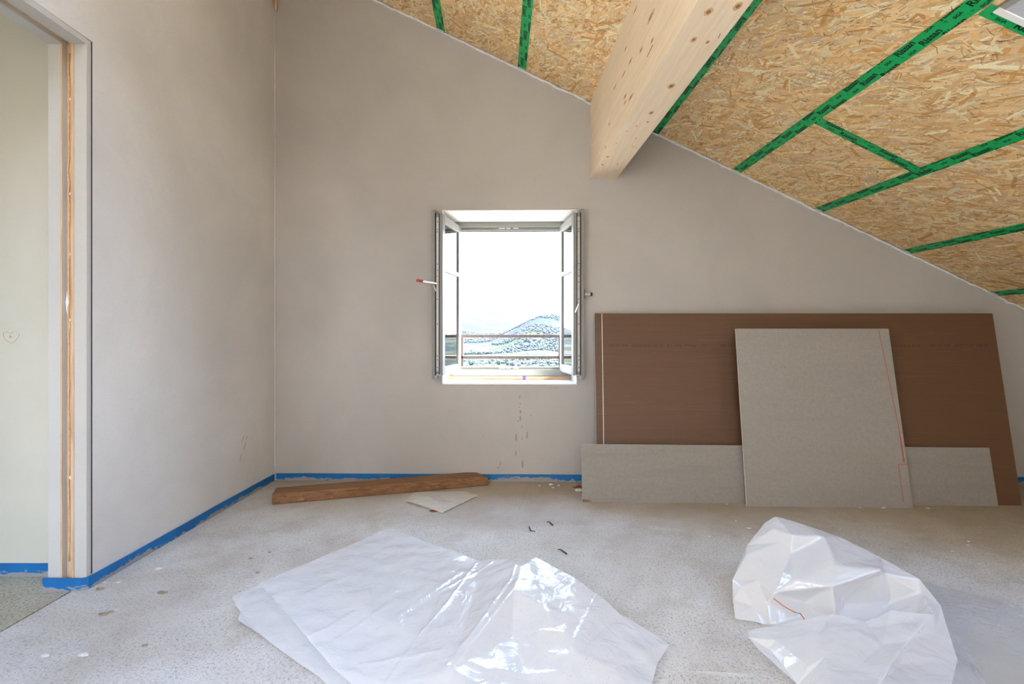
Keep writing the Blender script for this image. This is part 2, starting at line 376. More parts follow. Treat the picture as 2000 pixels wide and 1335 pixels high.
def strands(panel, u0, u1, v0, v1, dens):
    area = (u1-u0)*(v1-v0); n = int(area*dens*1.5)
    V = []; Fc = []; Cc = []
    for i in range(n):
        kind = random.random()
        if kind < .10: L = random.uniform(.08, .16); Wd = random.uniform(.016, .036); c = random.choice(STR)
        elif kind < .58: L = random.uniform(.04, .12); Wd = random.uniform(.005, .018); c = random.choice(STR)
        elif kind < .85: L = random.uniform(.02, .06); Wd = random.uniform(.002, .006); c = random.choice(STR)
        else: L = random.uniform(.006, .035); Wd = random.uniform(.0008, .0030); c = (.20, .09, .03)
        k = random.uniform(.86, 1.08); c = (min(.96, c[0]*1.14), min(.86, c[1]*1.10), c[2]*.98)
        a = random.gauss(1.0, .5) if random.random() < .72 else random.uniform(0, math.pi)
        cu, cv = random.uniform(u0, u1), random.uniform(v0, v1); ca, sa = math.cos(a), math.sin(a)
        dz = .0005 + random.random()*.0022 + (.0015 if kind >= .85 else 0)
        P = []
        j = lambda: random.uniform(.55, 1.0)
        shape = [(-1*j(), -1), (random.uniform(-.3,.3), -1*j()), (1*j(), -1*j()), (1, .2), (1*j(), 1*j()), (-1*j(), 1*j()), (-1, -.1)]
        for (x, y) in shape:
            x *= L/2; y *= Wd/2
            pu = min(max(cu+x*ca-y*sa, u0), u1); pv = min(max(cv+x*sa+y*ca, v0), v1)
            P.append(rp(pu, pv, dz))
        b = len(V); V += P; Fc.append(tuple(range(b+6, b-1, -1))); Cc.append((c[0]*k, c[1]*k, c[2]*k, 1))
    me = bpy.data.meshes.new('wood_strands'); me.from_pydata(V, [], Fc)
    ca_ = me.color_attributes.new('tint', 'FLOAT_COLOR', 'CORNER')
    li = 0; buf = []
    for f_, c in zip(Fc, Cc): buf += list(c)*len(f_)
    ca_.data.foreach_set('color', buf)
    me.materials.append(M['osb']); o = bpy.data.objects.new('wood_strands', me); COL.objects.link(o); o.parent = panel; o['kind'] = 'stuff'
for i in range(len(UB)-1):
    u0, u1 = UB[i], UB[i+1]
    cuts = [-.02, 2.4, VMAX]
    if i == 4: cuts = [-.02, .81, SKV0, None, SKV1, VMAX]
    if i == 5: cuts = [-.02, SKV0, None, SKV1, VMAX]
    if i in (0, 1): cuts = [-.02, S2V0, None, S2V1+.04, VMAX]
    if i == 3: cuts = [-.02, 2.2, VMAX]
    for a, b in zip(cuts[:-1], cuts[1:]):
        if a is None or b is None: continue
        p = MB(); g = .0015; rslab(p, u0+g, u1-g, a+g, b-g, -.018, 0)
        po = p.build('osb_panel', M['osb_base'], ceiling)
        if a < 2.0 and u1 > .0 and u0 < 4.7:
            uu0 = max(u0, -.15); vv1 = min(b, 2.3)
            strands(po, uu0+g, min(u1, 5.0)-g, a+g, vv1-g, 3600)
    # strips beside the skylight where the hole is narrower than the two columns
for (u0, u1, v0, v1) in ((2.648, SKU0, SKV0, SKV1), (SKU1, 3.865, SKV0, SKV1), (UMIN, S2U0, S2V0, S2V1+.04), (S2U1, 1.088, S2V0, S2V1+.04), (S2U0, S2U1, S2V1, S2V1+.04)):
    p = MB(); rslab(p, u0+.001, u1-.001, v0+.001, v1-.001, -.018, 0); p.build('osb_panel', M['osb_base'], ceiling)

def text_mesh(body, size, offset):
    cu = bpy.data.curves.new('t', 'FONT'); cu.body = body; cu.size = size; cu.offset = offset; cu.resolution_u = 3; cu.fill_mode = 'FRONT'
    o = bpy.data.objects.new('t', cu); COL.objects.link(o); bpy.context.view_layer.update()
    me = bpy.data.meshes.new_from_object(o); V = [v.co.copy() for v in me.vertices]; Fc = [tuple(p.vertices) for p in me.polygons]
    bpy.data.objects.remove(o); bpy.data.curves.remove(cu); bpy.data.meshes.remove(me)
    return V, Fc
TR_ = text_mesh('Rissan', .036, .0012); TS_ = text_mesh('SIGA', .0165, .0006); TREG = text_mesh('\u00ae', .012, .0003)
TW = .060
def tape(p0, p1, up, width=TW, seed=0, lift=.0054):
    """p0,p1 (u,v) centre line; up = +1/-1 chooses which side the letters face"""
    (u0, v0), (u1, v1) = p0, p1
    A_, B_ = rp(u0, v0), rp(u1, v1); L = (B_-A_).length; da = (B_-A_).normalized()
    if up < 0: A_, B_ = B_, A_; da = -da
    db = RN.cross(da).normalized()
    rnd = random.Random(seed)
    mb = MB(); n = max(4, int(L/.05))
    for k in range(n):
        a0, a1 = L*k/n, L*(k+1)/n
        mb.obox(A_, da, db, RN, a0, a1, -width/2, width/2, lift-.0008, lift)
    # merge into one slab look
    t = mb.build('green_tape', M['tape'], ceiling)
    bm = bmesh.new()
    ang = .09; ca, sa = math.cos(ang), math.sin(ang)
    def put(tm, x, y):
        vs = []
        for q_ in tm[0]:
            X, Y = x+q_.x, y+q_.y; vs.append(bm.verts.new((X*ca-Y*sa, X*sa+Y*ca, 0)))
        for f_ in tm[1]: bm.faces.new([vs[i] for i in f_])
    off = rnd.uniform(0, .2)
    rows = int((L*sa+.2)/.031)+4
    for r in range(-rows, 5):
        y = r*.031; x = -.4 + off + (.098 if r % 2 else 0) + r*.023
        while x < L+.2:
            xx, yy = x*ca-y*sa, x*sa+y*ca
            if -.2 < xx < L+.1 and -.05 < yy < width+.03:
                put(TR_, x, y); put(TREG, x+.122, y+.016); put(TS_, x+.148, y+.004)
            x += .212
    for co_, no in (((0,0,0),(0,-1,0)),((0,width,0),(0,1,0)),((0,0,0),(-1,0,0)),((L,0,0),(1,0,0))):
        bmesh.ops.bisect_plane(bm, geom=bm.verts[:]+bm.edges[:]+bm.faces[:], plane_co=co_, plane_no=no, clear_outer=True)
    me = bpy.data.meshes.new('tape_lettering')
    for v in bm.verts: v.co = A_ + da*v.co.x + db*(v.co.y-width/2) + RN*(lift+.0004)
    bm.to_mesh(me); bm.free(); me.materials.append(M['ink'])
    o = bpy.data.objects.new('tape_lettering', me); COL.objects.link(o); o.parent = t
    return t
tape((.494, -.005), (.480, 2.05), -1, seed=1)
tape((1.088, -.005), (1.074, 2.05), -1, seed=2)
tape((2.058, -.005), (2.032, 2.6), -1, seed=3)
tape((2.651, -.002), (2.640, 2.1), 1, seed=4, lift=.0062)
tape((2.66, .822), (3.26, .800), 1, seed=5, lift=.0052)
tape((3.243, -.002), (3.272, 1.68), 1, seed=6)
tape((3.870, -.002), (3.860, 2.4), 1, seed=7)
tape((4.498, -.002), (4.47, 2.4), 1, seed=8)
tape((2.68, SKV0-.012), (3.64, SKV0-.016), 1, width=.05, seed=9, lift=.0066)
# plaster dabs where tapes meet the wall
for u in (.494, 1.088, 2.651, 3.243, 3.870, 4.498):
    mb = MB(); pts = []
    for k in range(9):
        a = 2*math.pi*k/9; rr = random.uniform(.7, 1.2)
        pts.append(rp(u+.034*rr*math.cos(a), .018+.016*rr*math.sin(a), .0070))
    mb.prism(pts, RN*.0015); mb.build('plaster_dab', M['smear'], ceiling)
# skylight linings
def skylight(name, U0, U1, V0, V1, label):
    sk = empty(name, rp((U0+U1)/2, V0, -.24)); tag(sk, label, None, kind='structure')
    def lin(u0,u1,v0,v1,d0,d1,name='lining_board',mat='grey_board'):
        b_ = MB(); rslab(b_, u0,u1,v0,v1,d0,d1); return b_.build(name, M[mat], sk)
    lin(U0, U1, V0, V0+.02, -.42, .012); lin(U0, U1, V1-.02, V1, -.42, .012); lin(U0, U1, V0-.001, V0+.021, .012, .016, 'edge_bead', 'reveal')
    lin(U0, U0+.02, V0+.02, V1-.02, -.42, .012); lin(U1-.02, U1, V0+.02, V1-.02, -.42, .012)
    for a in ((U0, U1, V0, V0+.06), (U0, U1, V1-.06, V1), (U0, U0+.06, V0+.06, V1-.06), (U1-.06, U1, V0+.06, V1-.06)):
        lin(*a, -.48, -.42, 'skylight_frame', 'frame')
    lin(U0+.06, U1-.06, V0+.06, V1-.06, -.455, -.447, 'pane', 'glass')
skylight('window_2', SKU0, SKU1, SKV0, SKV1, 'white lined roof window opening low in the slope')
skylight('added_roof_window', S2U0, S2U1, S2V0, S2V1, 'unseen lined roof window added for light high in the slope above the viewpoint')
# sealant beads
def bead(name, pts, r, mat, jit=.3, label=None, n=6):
    P = []
    for a, b in zip(pts[:-1], pts[1:]):
        a, b = Vector(a), Vector(b); k = max(2, int((b-a).length/.03))
        P += [a.lerp(b, i/k) for i in range(k)]
    P.append(Vector(pts[-1]))
    P = [p+Vector((random.gauss(0, r*jit), 0, random.gauss(0, r*jit))) for p in P]
    mb = MB(); mb.tube(P, r, n); o = mb.build(name, M[mat], None, True); tag(o, label, None, kind='structure'); return o
bead('trim_1', [rp(-.6, .004, .006), rp(1.63, .004, .006)], .0075, 'bead', .35, 'white sealant bead where gable wall meets boards above the beam')
bead('trim_2', [rp(1.86, .004, .006), rp(5.6, .004, .006)], .0075, 'bead', .35, 'white sealant bead where gable wall meets boards below the beam')
bead('trim_3', [(lx(3.43)+.002, 3.428, .05), (lx(3.43)+.002, 3.428, 3.35)], .003, 'plaster_left', .1, 'thin sealant line up the room corner')
# rough plaster smear on the board edge along the wall
mb = MB(); nseg = 220; us = [UMIN+.3+(5.2*k/nseg) for k in range(nseg+1)]
top = []; bot = []
for u in us:
    wv = .022+.018*noise.noise(Vector((u*5, 1.3, 0)))+.012*noise.noise(Vector((u*23, 4, 0)))
    if noise.noise(Vector((u*2.1, 9, 0))) < -.05: wv *= .45
    top.append(rp(u, 0, .003)); bot.append(rp(u, max(.004, wv), .0028))
mb.add(top+bot, [(i, i+1, nseg+1+i+1, nseg+1+i) for i in range(nseg)])
mb.build('plaster_smear', M['bead_grey'], ceiling, fix=False)

# ------------------------------------------------------------------ glulam beam of lamellae
BW = .175; BZ = 2.007; bd = Vector((.035, -1, 0)).normalized(); bx_ = Vector((1, .035, 0)).normalized()
B0 = Vector((.519, wy(.519), BZ)); BL = 5.6
beam = empty('roof_beam', (B0.x+BW/2, 1.0, BZ)); tag(beam, 'thick pale laminated timber beam running under the sloping boards', 'beam')
lam = [0, .058, .108, .158, .208, .258, .308, .358, .402]
for k in range(len(lam)-1):
    b_ = MB(); ins = .0006*(k % 2)
    b_.obox(B0, bx_, -bd, (0,0,1), ins, BW-ins, -BL, .0, lam[k]+.0002, lam[k+1]-.0002)
    b_.build('lamella', M['glulam'], beam, bevel=.0015 if k == 0 else 0)
b_ = MB()
P = lambda x, y: B0+bx_*x-bd*y
def capz(p): return roof_z(p.x, p.y)-.001
c = [P(0,-BL), P(BW,-BL), P(BW,0), P(0,0)]
b_.hexa([Vector((q_.x,q_.y,BZ+lam[-1]+.0002)) for q_ in c]+[Vector((q_.x,q_.y,capz(q_))) for q_ in c])
b_.build('lamella', M['glulam'], beam)
def ell(c, ax, ay, nrm, rx, ry, th, n=14, jit=.12):
    pts = []
    for k in range(n):
        a = 2*math.pi*k/n; rr = 1+random.uniform(-jit, jit); pts.append(c+ax*(math.cos(a)*rx*rr)+ay*(math.sin(a)*ry*rr))
    mb = MB(); mb.prism(pts, nrm*th); return mb
# knots on the soffit (photo pixels -> plane z=BZ) and on the left face
def on_soffit(px, py): return hit(px, py, Vector((0,0,BZ)), Vector((0,0,1)))
def on_side(px, py): return hit(px, py, B0, bx_)
for (px, py, r) in ((1441,12,.013),(1384,23,.013),(1355,77,.010),(1382,82,.007),(1311,168,.014),(1272,220,.011),(1265,238,.006),(1243,246,.004),(1242,270,.004),(1236,286,.004),(1242,288,.003),(1225,256,.004),(1187,306,.008),(1206,320,.006),(1177,321,.007),(1204,280,.003)):
    c0 = on_soffit(px, py); dn = Vector((0,0,-1))
    kb = ell(c0, bx_, bd, dn, r*1.0, r*1.7, .0006).build('knot', M['knot_halo'], beam)
    ell(c0+dn*.0006, bx_, bd, dn, r*.55, r*.8, .0004).build('knot_core', M['knot'], kb)
for (px, py, rx, ry) in ((1271,33,.06,.011),(1274,79,.03,.007),(1222,95,.035,.006),(1252,98,.035,.008),(1231,120,.05,.007),(1218,145,.05,.006),(1201,170,.05,.005),(1221,188,.04,.008),(1232,190,.05,.009),(1221,200,.03,.006),(1190,242,.03,.006),(1183,287,.02,.006),(1241,20,.05,.006),(1163,312,.008,.003)):
    c0 = on_side(px, py)
    kb = ell(c0, bd, Vector((0,0,1)), -bx_, rx*.8, ry*.95, .0006, 16, .18).build('knot', M['knot_halo'], beam)
    ell(c0-bx_*.0006, bd, Vector((0,0,1)), -bx_, rx*.4, ry*.5, .0004, 12, .2).build('knot_core', M['knot'], kb)
a_, b2 = on_side(1264, 111), on_side(1275, 88)
mb = MB(); mb.tube([a_, a_.lerp(b2, .5), b2], .0016, 5); mb.build('drying_crack', M['crack'], beam)
a_, b2 = on_soffit(1403, 74), on_soffit(1407, 66); mb = MB(); mb.tube([a_, b2], .0012, 5); mb.build('drying_crack', M['crack'], beam)

# ------------------------------------------------------------------ blue edge strips
def strip(name, pts, label, hgt=.047, th=.007, flip=1):
    P = [Vector((p[0], p[1], 0)) for p in pts]; Q = []
    for a, b in zip(P[:-1], P[1:]):
        k = max(1, int((b-a).length/.05)); Q += [a.lerp(b, i/k) for i in range(k)]
    Q.append(P[-1]); V = []; n = len(Q)
    for i, p in enumerate(Q):
        t = (Q[min(i+1,n-1)]-Q[max(i-1,0)]).normalized(); s_ = Vector((t.y, -t.x, 0))*flip
        hh = hgt+.003*noise.noise(p*3); o_ = .0015*noise.noise(p*4+Vector((5,0,0)))
        V += [p+s_*(th+o_), p+s_*(th+o_)+Vector((0,0,hh)), p+Vector((0,0,hh)), p]
    Fc = []
    for i in range(n-1):
        for k in range(4): Fc.append((i*4+k, i*4+(k+1)%4, (i+1)*4+(k+1)%4, (i+1)*4+k))
    Fc += [(0,1,2,3), tuple((n-1)*4+k for k in (3,2,1,0))]
    mb = MB(); mb.add(V, Fc); return tag(mb.build(name, M['strip']), label, None, kind='structure')
strip('baseboard_left', [(-1.765, 1.93), (-1.64, 1.927), (-1.622, 1.930), (-1.609, 1.940), (lx(2.0)+.001, 2.0), (lx(3.40)+.001, 3.41)], 'blue foam edge strip wrapping the door jamb and side wall')
strip('baseboard_back', [(lx(3.42)+.012, wy(-1.58)-.001), (XR-.02, wy(XR)-.001)], 'blue foam edge strip along the foot of the gable wall')
strip('baseboard_hallway', [(-4.15, 2.049), (-1.768, 2.049)], 'blue foam edge strip along the cream wall past the doorway', hgt=.05)

# ------------------------------------------------------------------ pocket door frame
dr = empty('door_1', (-1.68, 1.5, 0)); tag(dr, 'unfinished pocket door frame with a bare wood slot', None, kind='structure')
X0, X1, X2, X3 = -1.610, -1.668, -1.700, -1.756
HZ = 2.062
def dbox(name, mat, *a, bev=.0015):
    b_ = MB(); b_.box(*a); return b_.build(name, M[mat], dr, bevel=bev)
for (ya, yb, yr0, yr1) in ((1.937, 1.962, 1.953, 1.962), (1.05, 1.075, 1.05, 1.059)):
    dbox('jamb_board', 'jamb', X1, X0, ya, yb, 0.0, HZ+.02); dbox('jamb_board', 'jamb', X3, X2, ya, yb, 0.0, HZ+.02)
    dbox('slot_post', 'jambwood', X2, X1, yr0, yr1, 0.0, HZ+.02)
dbox('header_board', 'jamb', X1, X0, 1.075, 1.937, HZ, DZ-.001); dbox('header_board', 'jamb', X3, X2, 1.075, 1.937, HZ, DZ-.001)
dbox('slot_header', 'jambwood', X2, X1, 1.075, 1.937, HZ+.014, DZ-.001)
dbox('shadow_gap', 'dark', X0, X0+.003, 1.9580, 1.9605, .05, HZ+.02, bev=0)  # solid dark strip, colour stands in for the shade in the gap
dbox('inner_lip', 'jambwood', X2-.006, X2, 1.9345, 1.937, .0, HZ, bev=0); dbox('inner_lip', 'jambwood', X1, X1+.012, 1.9345, 1.937, .0, HZ, bev=0)
mb = MB(); zz = [.1+i*.045 for i in range(44)]
mb.tube([(X2+.012+random.gauss(0,.0015), 1.951+random.gauss(0,.001), z) for z in zz], .0035, 6); mb.build('slot_seal', M['knot_halo'], dr, True)
for z in (1.50, 1.27, 1.86, 1.72, 1.02, .80, .42, 1.66):
    ell(Vector((X2+.02+random.uniform(-.006,.008), 1.9525, z)), Vector((1,0,0)), Vector((0,0,1)), Vector((0,-1,0)), .005, .006, .003, 8, .3).build('plaster_crumb', M['reveal'], dr)
ell(Vector((X2+.006, 1.9525, .95+.135)), Vector((1,0,0)), Vector((0,0,1)), Vector((0,-1,0)), .006, .035, .004, 12, .3).build('plaster_crumb', M['reveal'], dr)

# pencilled heart round a pinhole on the hall wall
hp = [(6,650),(10,648),(15,647),(20,652),(26,647),(32,647),(37,650),(37,656),(31,664),(22,670),(12,664),(7,657),(6,650)]
hw = lambda px, py: hit(px, py, Vector((0,2.0492,0)), Vector((0,1,0)))
mb = MB(); mb.tube([hw(*p) for p in hp], .0008, 4); mb.build('pencil_heart', M['bead_grey'], wall_hall)
ell(hw(20,657), Vector((1,0,0)), Vector((0,0,1)), Vector((0,-1,0)), .004, .005, .002, 8).build('plug_mark', M['knot_halo'], wall_hall)
# wall marks under the window: dried drips (photo pixels on the gable wall)
M['drip'] = flat('dried_drips', (.34, .30, .25), .9, var=.2); M['drip2'] = flat('pale_drips', (.46, .43, .38), .9, var=.2)
for (px, py, w_, h_, k) in ((1015,774,1.6,1.8,0),(1014,778,1,1.2,0),(1016,788,1.4,2,0),(1014,795,1,1.2,0),(1016.5,804,1.6,3.6,0),(1024.5,806,1.6,1.6,1),(1037,811,1.3,1.3,0),(1016,817,1.7,6.5,0),(1012,822,1,2.2,0),(1019,833,1,2.4,0),(1008,853,1.8,8,0),(1029.5,850,1.4,6.5,0),(1019.5,855,.8,4,0),(1007.5,885,1.4,6,0),(1015,878,.9,3.5,1),(1020.5,906,1.5,8.5,0),(977,905,2.0,7,1),(973,913,2.2,2,0),(1084,757,10,1.6,1),(985,753.5,5,.8,1),(944,852.5,1.1,1.0,0),(1058,895,.8,.9,0),(931.5,891,1.4,.9,1),(1079,926,1.2,.9,0)):
    c0 = wl(px, py); sc2 = 3.4/1000
    ell(c0, Vector((1,WS,0)).normalized(), Vector((0,0,1)), -WN.normalized(), w_*sc2, h_*sc2, .0012, 10, .25).build('drip_mark', M['drip2' if k else 'drip'], wall_back)
# scuffs low on the side wall
for (px, py, L_, w_) in ((474,858,.05,.004),(478,870,.06,.005),(470,892,.05,.004),(482,855,.03,.003)):
    c0 = hit(px, py, Vector((lx(2.8), 2.8, 0)), Vector((1, -.0127, 0)))
    ax_ = Vector((.0127, .45, .9)).normalized(); ay_ = Vector((0,.9,-.45)).normalized()
    ell(c0, ax_, ay_, Vector((1,0,0)), L_*.5, w_, .001, 10, .3).build('scuff_mark', M['drip2'], wall_left)

# ================================================================== WINDOW
wx = Vector((1, WS, 0)).normalized(); wnrm = WN.normalized()         # wnrm points outdoors
WC = Vector(((WL_+WR_)/2, wy((WL_+WR_)/2), 0))
win = empty('window_1', WC + wnrm*.34 + Vector((0,0,WZ0))); tag(win, 'open two-leaf casement window in grey frame with view over a valley', None, kind='structure')
def W3(x, d, z): return WC + wx*x + wnrm*d + Vector((0,0,z))          # d = depth outwards from wall face
HWD = (WR_-WL_)/2
def wbox(name, mat, x0, x1, d0, d1, z0, z1, par=None, bev=.002):
    b_ = MB(); b_.obox(WC, wx, wnrm, (0,0,1), x0, x1, d0, d1, z0, z1); return b_.build(name, M[mat], par or win, bevel=bev)
# reveal lining (bright plaster) and sill
FD = .335                                                             # depth of frame face
zb, zt = WZ0, WZ1
wbox('reveal_lining', 'reveal', -HWD+.001, HWD-.001, .002, FD, zt-.008, zt-.001)
wbox('reveal_lining', 'reveal', -HWD+.001, -HWD+.009, .002, FD, zb+.001, zt-.008)
wbox('reveal_lining', 'reveal', HWD-.009, HWD-.001, .002, FD, zb+.001, zt-.008)
wbox('sill_plaster', 'reveal', -HWD+.009, HWD-.009, .002, FD, zb+.001, zb+.010)
wbox('wood_subsill', 'subsill', -HWD+.009, HWD-.009, FD-.01, FD+.08, zb+.010, zb+.035)
wbox('packer', 'purple', .09, .112, FD-.013, FD-.01, zb+.010, zb+.036)
# fixed frame
fz0, fz1 = zb+.035, zt-.008
fx = HWD-.009; FW = .062; FT = .075
wbox('frame_sill', 'frame', -fx, fx, FD, FD+FT, fz0, fz0+.048)
wbox('frame_sill_step', 'frame', -fx+.03, fx-.03, FD+.028, FD+FT+.02, fz0+.048, fz0+.066)
wbox('frame_head', 'frame', -fx, fx, FD, FD+FT, fz1-.036, fz1)
wbox('frame_head_step', 'frame', -fx+.03, fx-.03, FD+.028, FD+FT, fz1-.056, fz1-.036)
wbox('head_seal', 'seal', -fx+.04, fx-.04, FD+.05, FD+.06, fz1-.061, fz1-.056, bev=0)
for s_ in (-1, 1):
    x0, x1 = sorted((s_*fx, s_*(fx-.028))); wbox('frame_jamb', 'frame', x0, x1, FD, FD+FT, fz0+.048, fz1-.036)
    x0, x1 = sorted((s_*(fx-.028), s_*(fx-.042))); wbox('frame_jamb_step', 'frame', x0, x1, FD+.028, FD+FT, fz0+.066, fz1-.056)
for z in (fz0+.052, fz1-.046):
    for (x0, x1) in ((-.085, -.04), (-.03, .0), (.02, .06)):
        wbox('keeper_plate', 'metal', x0, x1, FD+.018, FD+.028, z, z+.008, bev=.0008)
# sashes: hinged at the jamb, swung into the room
SWD = fx-.020; STH = .070                       # leaf width, leaf thickness
def sash(side, ang_deg, label):
    """side -1 left, +1 right. local a = from hinge to free edge, t = thickness (towards the opening side), z"""
    hinge = W3(side*(fx-.016), FD-.004, 0)
    th = math.radians(ang_deg)
    # closed direction: towards centre (-side*wx); open rotates into room (-wnrm)
    da = (wx*(-side)*math.cos(th) - wnrm*math.sin(th)).normalized()
    dt = (wnrm*math.cos(th) - wx*side*math.sin(th)).normalized()     # outdoors face when closed -> faces opening centre when open
    z0, z1 = fz0+.040, fz1-.038
    root = empty('sash', (0,0,0)); root.parent = win; root.location = hinge+Vector((0,0,z0))-win.location
    if label: root['label'] = label
    def sb(name, mat, a0, a1, t0, t1, q0, q1, bev=.002):
        b_ = MB(); b_.obox(hinge, da, dt, (0,0,1), a0, a1, t0, t1, q0, q1); return b_.build(name, M[mat], root, bevel=bev)
    W_ = SWD-.03; ST = .050
    # inner (overlapping) leaf
    sb('hinge_stile', 'sash', 0, ST, .0, STH, z0, z1); sb('lock_stile', 'sash', W_-ST, W_-.002, .022, STH, z0-.006, z1+.006)
    sb('lock_lip', 'sash', W_-ST, W_+.012, 0, .020, z0-.030, z1+.030)
    sb('top_rail', 'white_bar', ST, W_-ST, .0, STH, z1-ST, z1); sb('bottom_rail', 'white_bar', ST, W_-ST, .0, STH, z0, z0+ST)
    zc = z0+(z1-z0)*.66
    sb('glazing_bar', 'white_bar', ST, W_-ST, .0, STH, zc-.014, zc+.014)
    sb('glass_pane', 'glass', ST-.005, W_-ST+.005, .056, .060, zc+.012, z1-ST+.005, 0); sb('glass_pane', 'glass', ST-.005, W_-ST+.005, .056, .060, z0+ST-.005, zc-.012, 0)
    # lock edge: espagnolette strip, seals, screws
    sb('seal_strip', 'seal', W_-.004, W_+.004, .019, .027, z0-.006, z1+.006, 0); sb('seal_strip', 'seal', W_-.003, W_+.001, .044, .049, z0-.004, z1+.004, 0)
    sb('lock_rail', 'metal', W_-.002, W_+.0015, .027, .043, z0+.02, z1-.02, .0005)
    for z in (z1-.05, z1-.10, z1-.115, zc+.03, zc-.01, zc-.05, zc-.09, zc-.20, z0+.33, z0+.12, z0+.095, z0+.045):
        sb('screw', 'screw', W_+.001, W_+.0022, .032, .038, z-.003, z+.003, 0)
    sb('lower_drip', 'metal', ST, W_+.002, .010, STH-.008, z0-.006, z0, .0005)
    return root, hinge, da, dt, W_, z0, z1
sL = sash(-1, 101.0, 'left casement leaf swung inwards with metal lever')
sR = sash(1, 98.8, 'right casement leaf swung inwards with turning handle')
# lever with red tip on the left leaf
rt, hg, da, dt, W_, z0, z1 = sL
tip = at(814, 547, 3.30); piv = at(851, 553, 3.292)
lev = MB(); ax_ = (tip-piv).normalized(); up_ = Vector((0,0,1)); up_ = (up_-ax_*up_.dot(ax_)).normalized(); dp_ = ax_.cross(up_)
Ln = (tip-piv).length
lev.obox(piv, ax_, up_, dp_, -.01, Ln*.8, -.006, .006, -.002, .002)
lo = lev.build('lever', M['metal'], rt, bevel=.0015)
c_ = MB(); c_.obox(piv, ax_, up_, dp_, Ln*.66, Ln*1.02, -.0085, .0085, -.004, .004); co_ = c_.build('lever_cap', M['redcap'], lo, bevel=.004)
a_, b2 = at(846.5, 557, 3.29), at(852, 568, 3.29)
c_ = MB(); c_.tube([a_, b2], .006, 6); c_.build('lever_link', M['metal'], rt)
a_, b2 = at(1124, 610, 3.262), at(1131, 594, 3.262)
rt2 = sR[0]
c_ = MB(); c_.tube([a_, b2], .0055, 6); c_.build('lever_link', M['metal'], rt2)
# handle on the right leaf (room-side face, turned away from the opening)
hinge, da, dt, W_ = sR[1], sR[2], sR[3], sR[4]
zc = at(1145, 572, 3.28).z
hb = MB(); hb.obox(hinge, da, dt, (0,0,1), W_-.045, W_-.015, -.012, 0, zc-.032, zc+.032); ho = hb.build('handle', M['seal'], rt2, bevel=.003)
hb = MB(); hb.obox(hinge, da, dt, (0,0,1), W_-.040, W_-.020, -.052, -.012, zc-.010, zc+.010); hb.build('handle_neck', M['metal'], ho, bevel=.003)
hb = MB(); hb.obox(hinge, da, dt, (0,0,1), W_-.150, W_-.018, -.064, -.050, zc-.011, zc+.011); hb.build('handle_grip', M['seal'], ho, bevel=.004)
# exterior reveal boards and railing
RD_ = .485
rail = empty('window_railing', W3(0, RD_, .60)); tag(rail, 'dark metal guard railing fixed outside the window', 'railing')
ry = RD_+3.40
def rbox(name, px0, px1, py0, py1, dd=.018):
    a, b = at(px0, py0, ry), at(px1, py1, ry)
    x0, x1 = sorted((a.x, b.x)); za, zb_ = sorted((a.z, b.z))
    b_ = MB(); b_.box(x0, x1, ry-dd, ry+dd, za, zb_); return b_.build(name, M['steel'], rail, bevel=.003)
rbox('top_rail', 872, 1128, 653, 659); rbox('lower_rail', 872, 1128, 694.5, 700)
rbox('post', 899, 905, 659, 742); rbox('post', 1090.5, 1096.5, 659, 742)
for px in (874, 1122):
    for py in (654, 695.5):
        a, b = at(px, py-3, ry), at(px+4, py+8, ry); bk = MB(); bk.box(a.x, b.x, wy(a.x)+T-.002, ry-.018, b.z, a.z); bk.build('wall_bracket', M['steel'], rail)

# ================================================================== BOARDS AGAINST THE WALL
def board(name, c, th, mats, label):
    """c: TL,TR,BR,BL of the visible face; slab grows away from the camera"""
    c = [Vector(p) for p in c]
    n = (c[1]-c[0]).cross(c[3]-c[0]).normalized()
    if n.y < 0: n = -n
    root = empty(name, (c[2]+c[3])*.5); tag(root, label, 'plasterboard')
    e_ = .0008
    b_ = MB(); b_.prism([p+n*.0009 for p in c], n*(th-.0018)); b_.build('gypsum_core', M['gypsum'], root)
    b_ = MB(); b_.prism(c, n*.0009); b_.build('face_paper', M[mats], root)
    b_ = MB(); b_.prism([p+n*(th-.0009) for p in c], n*.0009); b_.build('back_paper', M[mats], root)
    return root, n, c
def quad_at(c, s_, t_):   # bilinear on the face, s to the right, t downwards
    return c[0].lerp(c[1], s_).lerp(c[3].lerp(c[2], s_), t_)
br = [at(1161.5, 611.5, 3.345), at(1938.5, 611.5, 3.17), fl(1995.6, 987), fl(1166.5, 968)]
bpn = (br[2]-br[3]).cross(br[0]-br[3]).normalized(); br[1] = hit(1938.5, 611.5, br[3], bpn)
bo, bn, bc = board('plasterboard_sheet', br, .013, 'brown', 'large brown paper-faced plasterboard sheet leaning against the gable wall')
def solve(px, py, c, n):    # pixel on a board face
    return hit(px, py, c[0], n)
# scored white line near its left end
a_, b2 = solve(1175.5, 612, bc, bn), solve(1180.5, 960, bc, bn)
b_ = MB(); b_.obox(a_, (1,0,0), (b2-a_).normalized(), -bn, -.0022, .0022, 0, (b2-a_).length, 0, .0008); b_.build('scored_line', M['gypsum'], bo)
def print_text(body, px0, px1, py, c, n, parent, height):
    V, Fc = text_mesh(body, height, 0)
    w0 = max(v.x for v in V)
    A_, B_ = solve(px0, py, c, n), solve(px1, py, c, n)
    # upside down: text runs from right to left
    dx = (A_-B_).normalized(); L = (A_-B_).length; dn = (c[3]-c[0]).normalized()
    mb = MB(); mb.add([B_+dx*(v.x/w0*L)+dn*(v.y)-n*.0007 for v in V], Fc); mb.build('printed_text', M['faded_ink'], parent, fix=False)
print_text('A2 s1,d0', 1190, 1226, 672, bc, bn, bo, .026)
print_text('A EN 520:2009', 1234, 1295, 672, bc, bn, bo, .026)
print_text('Placo BA 13', 1304, 1360, 672, bc, bn, bo, .026)
